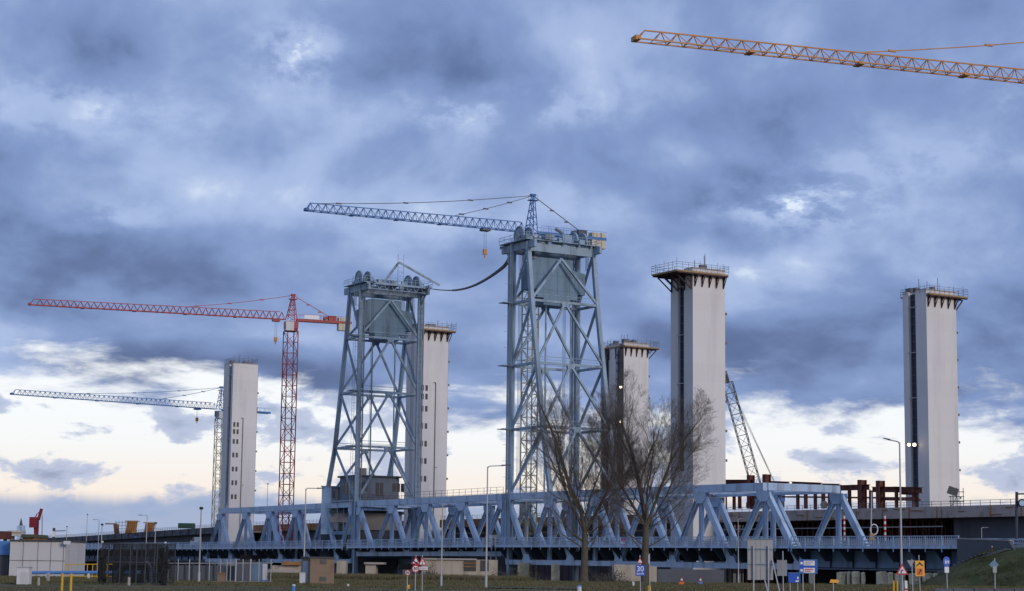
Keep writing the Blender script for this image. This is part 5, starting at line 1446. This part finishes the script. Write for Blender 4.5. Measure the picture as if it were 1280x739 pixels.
poly_plate(c, [(-px2m(6, 128), -px2m(2, 128)), (px2m(6, 128), -px2m(2, 128)), (px2m(5, 128), px2m(2, 128)), (-px2m(4.6, 128), px2m(2, 128))], 'sign_yellow', o, 'plate')
for px, lab, m1_, m2_ in ((852, 'traffic cone with orange base in the grass', 'sign_red', 'orange'), (875.5, 'traffic cone with blue base in the grass', 'sign_red', 'pipe_blue')):
    b_ = GP(px, 730.5); o = thing('traffic_cone', lab, 'traffic cone', b_)
    part('base', MB().obox(b_+UP*.12, (.26, 0, 0), (0, .26, 0), (0, 0, .14)), m2_, o)
    for k, (z0, z1, mm) in enumerate(((.26, .42, m1_), (.42, .60, 'sign_white'), (.60, .80, m1_))):
        part('cone_band', MB().tube(b_+UP*z0, b_+UP*z1, .17-.16*(z0-.26)/.6, .17-.16*(z1-.26)/.6, n=14), mm, o)
o = thing('warning_sign', 'red bordered bend warning triangle in front of the tallest lamp', 'road sign', G(1127.6, 104, 0))
c, r = triangle_sign(o, 1127.8, 713.8, 104, 14.2)
part('bend_symbol', MB().path([c+Vector((x*r, -.03, z*r)) for x, z in ((-.14, -.28), (-.14, 0.0), (-.02, .14), (.14, .10))], .028, 6), 'sign_black', o)
part('pole', MB().tube(G(1127.6, 104.1, -.05), C(1127.6, 716, 104.05), .045), 'galv', o)
for px, lab in ((1116.7, 'yellow post before the stone piers, left of two'), (1121.2, 'yellow post before the stone piers, right of two')):
    b_ = G(px, 116, 0); o = thing('marker_post', lab, 'post', b_); t_ = Vector((b_.x, 116, Z(px, 727.2, 116)))
    part('shaft', MB().tube(b_, t_, .06, n=10), 'yellow', o); part('cap', MB().tube(t_, t_+UP*.07, .07, .03, n=10), 'sign_yellow', o)
b_ = G(1132.2, 112, 0); o = thing('reflector_post', 'white reflector post with a red band right of the warning triangle', 'post', b_)
zt3 = Z(1132, 726, 112)
part('shaft', MB().obox(b_+UP*zt3/2, (.075, 0, 0), (0, .05, 0), (0, 0, zt3/2)), 'sign_white', o); part('band', MB().obox(b_+UP*(zt3*.62), (.08, 0, 0), (0, .055, 0), (0, 0, .05)), 'sign_red', o)
o = sgn('give_way_sign', 'grey back of an upside-down triangle sign beside the yellow detour sign', 1140.7, 124, 699)
c = C(1139.3, 703.3, 123.9); poly_plate(c, reg(3, px2m(5.6, 124), -math.pi/2), 'sign_back', o, 'plate')
o = sgn('detour_sign', 'yellow detour sign with black chevron and orange square', 1149.8, 126, 694)
part('yellow_board', wbox(MB(), 1143.8, 1156, 701, 720.3, 125.9, .02), 'sign_yellow', o)
c = C(1149.8, 710.6, 125.87); k = px2m(1, 126)
part('chevron', MB().prism([c+Vector((x*k, 0, z*k)) for x, z in ((-4.6, 3.2), (0, 8), (4.6, 3.2), (4.6, 5.0-2.8), (0, 5.4), (-4.6, 5.0-2.8))], Vector((0, -.01, 0))), 'sign_black', o)
part('orange_square', MB().obox(c+Vector((0, 0, -3.9*k)), (3.7*k, 0, 0), (0, .006, 0), (0, 0, 3.9*k)), 'orange', o)
part('arrow', MB().prism([c+Vector((x*k, -.012, z*k)) for x, z in ((-2.8, -7), (-1.8, -7), (1.0, -3.6), (1.8, -4.4), (2.2, -.8), (-1.2, -1.4), (-.2, -2.3))], Vector((0, -.008, 0))), 'sign_black', o)
o = sgn('cycle_path_sign', 'round blue sign above a white plate right of the detour sign', 1184, 118, 696)
c = C(1183.5, 702.3, 117.9); poly_plate(c, [(x*.72, z) for x, z in reg(28, px2m(6.4, 118))], 'sign_blue', o, 'blue_disc')
part('symbol', MB().obox(c+Vector((-.06, -.012, -.03)), (.045, 0, 0), (0, .006, 0), (0, 0, .09)).disc(c+Vector((-.06, -.012, .10)), (0, 1, 0), .03, .01, 10).obox(c+Vector((.09, -.012, -.03)), (.04, 0, 0), (0, .006, 0), (0, 0, .07)).disc(c+Vector((.09, -.012, .08)), (0, 1, 0), .028, .01, 10).obox(c+Vector((.015, -.012, .0)), (.10, 0, 0), (0, .005, 0), (0, 0, .012)), 'sign_white', o)
part('white_plate', wbox(MB(), 1180.8, 1186.4, 708.6, 716, 117.9, .02), 'sign_white', o)
o = sgn('road_sign', 'grey back of two small signs on a pole in front of the grass bank', 1243.3, 122, 698)
c = C(1242.3, 706, 121.9); poly_plate(c, [(x, z) for x, z in reg(4, px2m(6.0, 122), math.pi/2)], 'girder', o, 'plate')
part('plate', wbox(MB(), 1240.8, 1245.6, 708, 716, 121.85, .02), 'sign_back', o)
ob = thing('orange_box', 'bright orange box on the edge of the grass bank', 'box', BR(S(1245), -4, 4))
Yo = BR(S(1245), -7.5, 0).y
part('body', wbox(MB(), 1240.8, 1250, 684, 692, Yo, .8), 'orange', ob); part('lid', wbox(MB(), 1240.3, 1250.4, 682.6, 684.1, Yo-.05, .95), 'sign_white', ob)
rs = thing('railway_signal', 'dark signal mast with green-blue round lamp head at the right edge', 'signal', G(1270, 252, 3))
part('mast', MB().tube(C(1270.5, 683, 252), C(1271, 615, 252), .22, .20, n=10), 'dark_steel', rs)
part('arm', MB().beam(C(1271, 617.5, 251.9), C(1280, 617.5, 251.9), .2), 'dark_steel', rs)
part('lamp_head', MB().disc(C(1277.5, 629, 251.6), (0, 1, 0), .52, .5, 20), 'dark_steel', rs)
part('lens', MB().disc(C(1277.5, 629, 251.3), (0, 1, 0), .36, .1, 20), M['blue_steel'], rs)
# concrete barriers at the lower right
for i, (x0, x1) in enumerate(((1168, 1190.5), (1191.5, 1216), (1217, 1241), (1242, 1266), (1267, 1291))):
    Yk = 113; a_, b_ = G(x0, Yk), G(x1, Yk); z = Z((x0+x1)/2, 735.6+i*.15, Yk)
    o = tag(MB().hexa([(a_.x, Yk-.3, -.05), (b_.x, Yk-.3, -.05), (b_.x, Yk+.3, -.05), (a_.x, Yk+.3, -.05), (a_.x, Yk-.12, z), (b_.x, Yk-.12, z), (b_.x, Yk+.12, z), (a_.x, Yk+.12, z)]).build('concrete_barrier', 'dark_concrete'),
            ['dark concrete barrier segment, first from the left at the lower right', 'dark concrete barrier segment, second from the left at the lower right', 'dark concrete barrier segment below the small grey sign backs', 'dark concrete barrier segment, last but one at the lower right', 'dark concrete barrier segment cut by the right picture edge'][i], 'barrier', 'concrete barriers at the lower right')
wt = thing('van', 'white van parked on the old bridge ramp, left of the truss', 'van', BR(S(243), 3, DECK))
Yw = BR(S(243), 3, 0).y
vx0, vx1 = G(236.5, Yw).x, G(249.5, Yw).x; vz0 = DECK+.75; vz1 = Z(243, 671.5, Yw)
part('body', MB().prism([(vx0, Yw, vz0), (vx1, Yw, vz0), (vx1, Yw, vz1), (vx0+.9, Yw, vz1), (vx0+.15, Yw, vz0+(vz1-vz0)*.55)], (0, 2.0, 0)), 'white', wt)
part('windscreen', MB().prism([(vx0+.2, Yw-.02, vz0+(vz1-vz0)*.55), (vx0+1.0, Yw-.02, vz0+(vz1-vz0)*.55), (vx0+1.0, Yw-.02, vz1-.2), (vx0+.75, Yw-.02, vz1-.2)], (0, .03, 0)), 'glass', wt)
for x in (vx0+.6, vx1-.6): part('wheel', MB().disc((x, Yw+.1, DECK+.62), (0, 1, 0), .34, .25, 16), 'lamp_head', wt)
# far skyline on the left
fb = thing('quay_shed', 'low dull green-brown roofed shed behind the white building', 'shed', G(38, 430, -3))
part('walls', wbox(MB(), 27, 42, 672, 700, 430, 12), 'formwork', fb); part('roof', MB().prism([at(26, 672, 429), at(43, 672, 429), at(41, 668, 433), at(27, 668, 433)], (0, 14, 0)), 'slope', fb)
fb = thing('site_cabin', 'pale site cabin on stilts with orange trim at the far left', 'cabin', G(15, 440, -3))
part('walls', wbox(MB(), 8, 24, 663, 670, 440, 5), 'panel_wall', fb); part('stilt', wbox(MB(), 9, 13, 670, 690, 441, 3), 'panel_wall', fb); part('trim', wbox(MB(), 8, 24, 665.4, 666.6, 439.9, .1), 'orange_form', fb)
fb = thing('dark_hopper', 'dark hopper shape cut by the left edge of the picture', 'hopper', G(2, 430, -3))
part('bin', wbox(MB(), -8, 6, 664, 674, 430, 5), 'rust_beam', fb); part('stand', wbox(wbox(MB(), -6, -4, 674, 700, 431, 2), 3, 5, 674, 700, 431, 2), 'dark_steel', fb)
sp_ = thing('mast_tower', 'distant grey-blue church-like mast tower on the left horizon', 'tower', G(26, 900, -3))
part('shaft', MB().beam(at(26.3, 700, 900), at(26.3, 657, 900), 3.2), 'blue_steel', sp_); part('spire', MB().tube(at(26.3, 657, 900), at(26.4, 648, 900), .9, .15), 'dark_steel', sp_)
sm = thing('signal_mast', 'dark railway mast with white box beside the white building roof', 'mast', G(65, 430, -3))
part('mast', MB().beam(G(67.5, 430, -3), at(67.5, 660, 430), .5), 'dark_steel', sm); part('box', wbox(MB(), 64, 67, 664, 671, 429.5, .6), 'sign_white', sm); part('arm', MB().beam(at(67, 664, 430), at(82, 663.5, 430), .18), 'dark_steel', sm)
ms = thing('radio_mast', 'hair-thin tall mast behind the red harbour crane', 'mast', G(52.5, 500, -3))
part('shaft', MB().beam(G(52.7, 500, -3), at(52.8, 645, 500), .22), 'galv', ms); part('aerial', MB().beam(at(52.8, 645, 500), at(52.8, 640, 500), .08), 'galv', ms)

# ================================================================= trees and scrub
def tree(label, px, py, height, seed, spread, lean=0.0, forks=None, fork_h=.27):
    b_ = GP(px, py); rnd = random.Random(seed)
    o = thing('bare_tree', label, 'tree', b_)
    tm = MB(); cm = MB()
    cnt = [0]
    ctr = Vector((lean, 0, height*.60))
    def env(p):   # how far outside the crown envelope (metres, negative inside)
        q_ = p-ctr; hz_ = height*.44
        k = math.sqrt((q_.x/spread)**2+(q_.y/spread)**2+(q_.z/hz_)**2)
        return k
    def branch(p, d, L, r, lev):
        segs = 5 if lev < 2 else 4 if lev < 3 else 3
        pts = [p]; q_ = p; dd = d.copy()
        for i in range(segs):
            wob = .13 if lev < 2 else .21
            dd = (dd+Vector((rnd.gauss(0, wob), rnd.gauss(0, wob), rnd.gauss(.05, wob*.6)))+UP*(.06 if lev < 2 else .02)).normalized()
            q_ = q_+dd*(L/segs); pts.append(q_)
        r1 = r*(.42 if lev < 3 else .35)
        for i in range(segs):
            ra, rb = r+(r1-r)*i/segs, r+(r1-r)*(i+1)/segs
            (tm if lev < 2 else cm).tube(pts[i], pts[i+1], ra, rb, n=8 if lev < 1 else 5 if lev < 3 else 3, cap=False)
        if lev >= 5: return
        k = {0: 15, 1: 8, 2: 6, 3: 4, 4: 3}[lev]
        for j in range(k):
            f = (rnd.uniform(.15, 1.0) if lev else .05+.9*(j/k)+rnd.uniform(-.02, .02)) if j else 1.0
            i = min(segs-1, int(f*segs)); base = pts[i].lerp(pts[i+1], f*segs-i)
            ax = (pts[i+1]-pts[i]).normalized()
            ang = (rnd.uniform(.42, .85) if lev == 0 else rnd.uniform(.30, .75)) if j else rnd.uniform(.08, .3); az = rnd.uniform(0, 6.283)
            x = ax.orthogonal().normalized(); y = ax.cross(x)
            nd = (ax*math.cos(ang)+(x*math.cos(az)+y*math.sin(az))*math.sin(ang)).normalized()
            nl = L*(rnd.uniform(.30, .50) if lev == 0 else rnd.uniform(.42, .68))*(1.12-.35*f); nr = max(.0065, (r+(r1-r)*f)*rnd.uniform(.30, .47))
            if env(base+nd*nl) > 1.08 and lev > 0: nl *= .55
            if env(base+nd*nl) > 1.25 and lev > 1: continue
            branch(base, nd, nl, nr, lev+1)
    tr = .50*height/25
    H0 = height*fork_h
    pts = [b_*0+Vector((0, 0, -.3)), Vector((.02, 0, 1.0)), Vector((.06, .05, H0*.55)), Vector((.1+lean*.1, .05, H0))]
    rs_ = [tr*1.35, tr*.98, tr*.85, tr*.72]
    for i in range(3): tm.tube(pts[i], pts[i+1], rs_[i], rs_[i+1], n=12, cap=False)
    for az, ang, L, rf in forks:
        az = math.radians(az); ang = math.radians(ang)
        d = Vector((math.cos(az)*math.sin(ang), math.sin(az)*math.sin(ang), math.cos(ang)))
        branch(pts[3]-UP*.15, d, L*height, tr*rf*.66, 0)
    # low side limbs
    for k in range(6):
        z = H0*rnd.uniform(.50, 1.0); az = (0, math.pi)[k % 2]+rnd.uniform(-.5, .5)
        branch(Vector((.05, 0, z)), Vector((math.cos(az)*.9, math.sin(az)*.9, .55)).normalized(), height*rnd.uniform(.18, .28), tr*.17, 1)
    part('trunk', tm, 'bark', o, world=False); 
    # twigs: split so that the crown reads as one part
    part('crown', cm, 'twig', o, world=False)
    print('TREE faces', len(tm.f), len(cm.f)); return o
tree('tall bare winter tree, left of the two, in front of the lift tower', 730, 727.5, 23.2, 5, 6.6, -.4,
     forks=((200, 4, .62, .85), (10, 22, .54, .60), (176, 24, .52, .58), (350, 40, .40, .34), (275, 14, .46, .42)), fork_h=.25)
tree('tall bare winter tree, right of the two, spreading wider', 806, 728.5, 24.2, 12, 8.2, .3,
     forks=((60, 4, .62, .85), (5, 27, .54, .60), (182, 26, .52, .56), (280, 16, .46, .42), (355, 42, .46, .36)), fork_h=.27)
def scrub(label, px0, px1, y0, Y, n, seed, m='twig', h=None, leafy=0):
    rnd = random.Random(seed); a_, b_ = G(px0, Y), G(px1, Y); zt_ = Z((px0+px1)/2, y0, Y)
    z0 = terrain(0, Y); o = thing('scrub', label, 'shrub', ((a_.x+b_.x)/2, Y, z0))
    st = MB(); lv = MB()
    for i in range(n):
        p = Vector((rnd.uniform(a_.x, b_.x), Y+rnd.uniform(-1.2, 1.2), z0)); f = 1-abs((p.x-a_.x)/(b_.x-a_.x)-.5)*.9
        d = Vector((rnd.gauss(0, .25), rnd.gauss(0, .25), 1)).normalized(); L = (zt_-z0)*f*rnd.uniform(.55, 1.05)
        q_ = p+d*L*.5; e = q_+(d+Vector((rnd.gauss(0, .3), rnd.gauss(0, .3), 0))).normalized()*L*.5
        st.tube(p, q_, .04, .03, n=4, cap=False); st.tube(q_, e, .03, .012, n=3, cap=False)
        for k in range(5):
            f2 = rnd.random(); s_ = q_.lerp(e, f2); st.tube(s_, s_+Vector((rnd.gauss(0, .4), rnd.gauss(0, .4), rnd.uniform(.1, .6))), .016, .008, n=3, cap=False)
            for _ in range(leafy):
                c_ = s_+Vector((rnd.gauss(0, .3), rnd.gauss(0, .3), rnd.gauss(0, .25)))
                x = Vector((rnd.gauss(0, 1), rnd.gauss(0, 1), rnd.gauss(0, 1))).normalized()*rnd.uniform(.04, .1); y = x.orthogonal().normalized()*.06
                lv.add([c_-x-y, c_+x-y, c_+x+y, c_-x+y], [(0, 1, 2, 3)])
    part('stems', st, m, o)
    if leafy: part('leaves', lv, 'shrub', o)
scrub('black twiggy scrub between the two bare trees', 738, 784, 705, 250, 150, 4, leafy=3)
scrub('dark climbing scrub against the left end of the beige pier wall', 526, 549, 701, 300, 80, 5, leafy=3)
scrub('dark scrub under the lift tower, left of the stone piers', 616, 650, 704, 262, 90, 6, leafy=4)
scrub('thin dark scrub between the two stone piers', 662, 690, 713, 262, 50, 7, leafy=1)
scrub('low scrub near the tapering beige pier', 480, 512, 714, 262, 45, 8, leafy=1)
# grass tufts on the crest and in the foreground (nobody could count them)
def tufts(name, n, seed, yr_, xr, hr_, m, cond=None):
    rnd = random.Random(seed); mb = MB()
    for i in range(n):
        Y = rnd.uniform(*yr_)**1.0; px = rnd.uniform(*xr); p = G(px, Y); p.z = terrain(p.x, Y)
        if cond and not cond(px, Y): continue
        for k in range(5):
            a = rnd.uniform(0, 6.28); h = rnd.uniform(*hr_); w_ = rnd.uniform(.02, .05)
            x = Vector((math.cos(a), math.sin(a), 0)); q_ = p+Vector((rnd.gauss(0, .15), rnd.gauss(0, .15), -.02))
            tip = q_+x.cross(UP)*rnd.gauss(0, .12)+UP*h+x*rnd.gauss(0, .08)
            mb.add([q_-x*w_, q_+x*w_, tip], [(0, 1, 2)])
    return tag(mb.build(name, m), 'rough winter grass growing over the verge and crest', 'grass', kind='stuff')
tufts('grass', 26000, 2, (148, 231), (-30, 1310), (.06, .22), 'grass_blade')
tufts('tall_grass', 7000, 3, (218, 231), (330, 660), (.25, .75), 'grass_blade')
tufts('grass', 5000, 9, (105, 138), (-30, 1310), (.04, .12), 'grass_blade')

# grass on the bank
def bank_tufts(n, seed):
    rnd = random.Random(seed); mb = MB()
    for i in range(n):
        s = rnd.uniform(sAb-45, sAb+8); t_ = rnd.uniform(-14, -3.0); z = bank(s, t_)
        if z < -.6: continue
        p = A+U*s+W*t_+UP*(z-.02); dens = noise_v(s, t_)
        if rnd.random() > dens: continue
        for k in range(4):
            a = rnd.uniform(0, 6.28); h = rnd.uniform(.08, .36)*dens; x = Vector((math.cos(a), math.sin(a), 0)); q_ = p+Vector((rnd.gauss(0, .15), rnd.gauss(0, .15), 0))
            mb.add([q_-x*.03, q_+x*.03, q_+UP*h+x.cross(UP)*rnd.gauss(0, .1)], [(0, 1, 2)])
    return tag(mb.build('grass', 'slope_blade'), 'rough green grass covering the bank at the right', 'grass', kind='stuff')
def noise_v(s, t_): return .5+.5*math.sin(s*.55+1.3*math.sin(t_*.7))*math.sin(t_*.8+s*.21)
M['slope_blade'] = ground_mat('bank_blades', (.055, .075, .030), (.12, .125, .05), (.13, .11, .06), .6, .8)
bank_tufts(16000, 31)
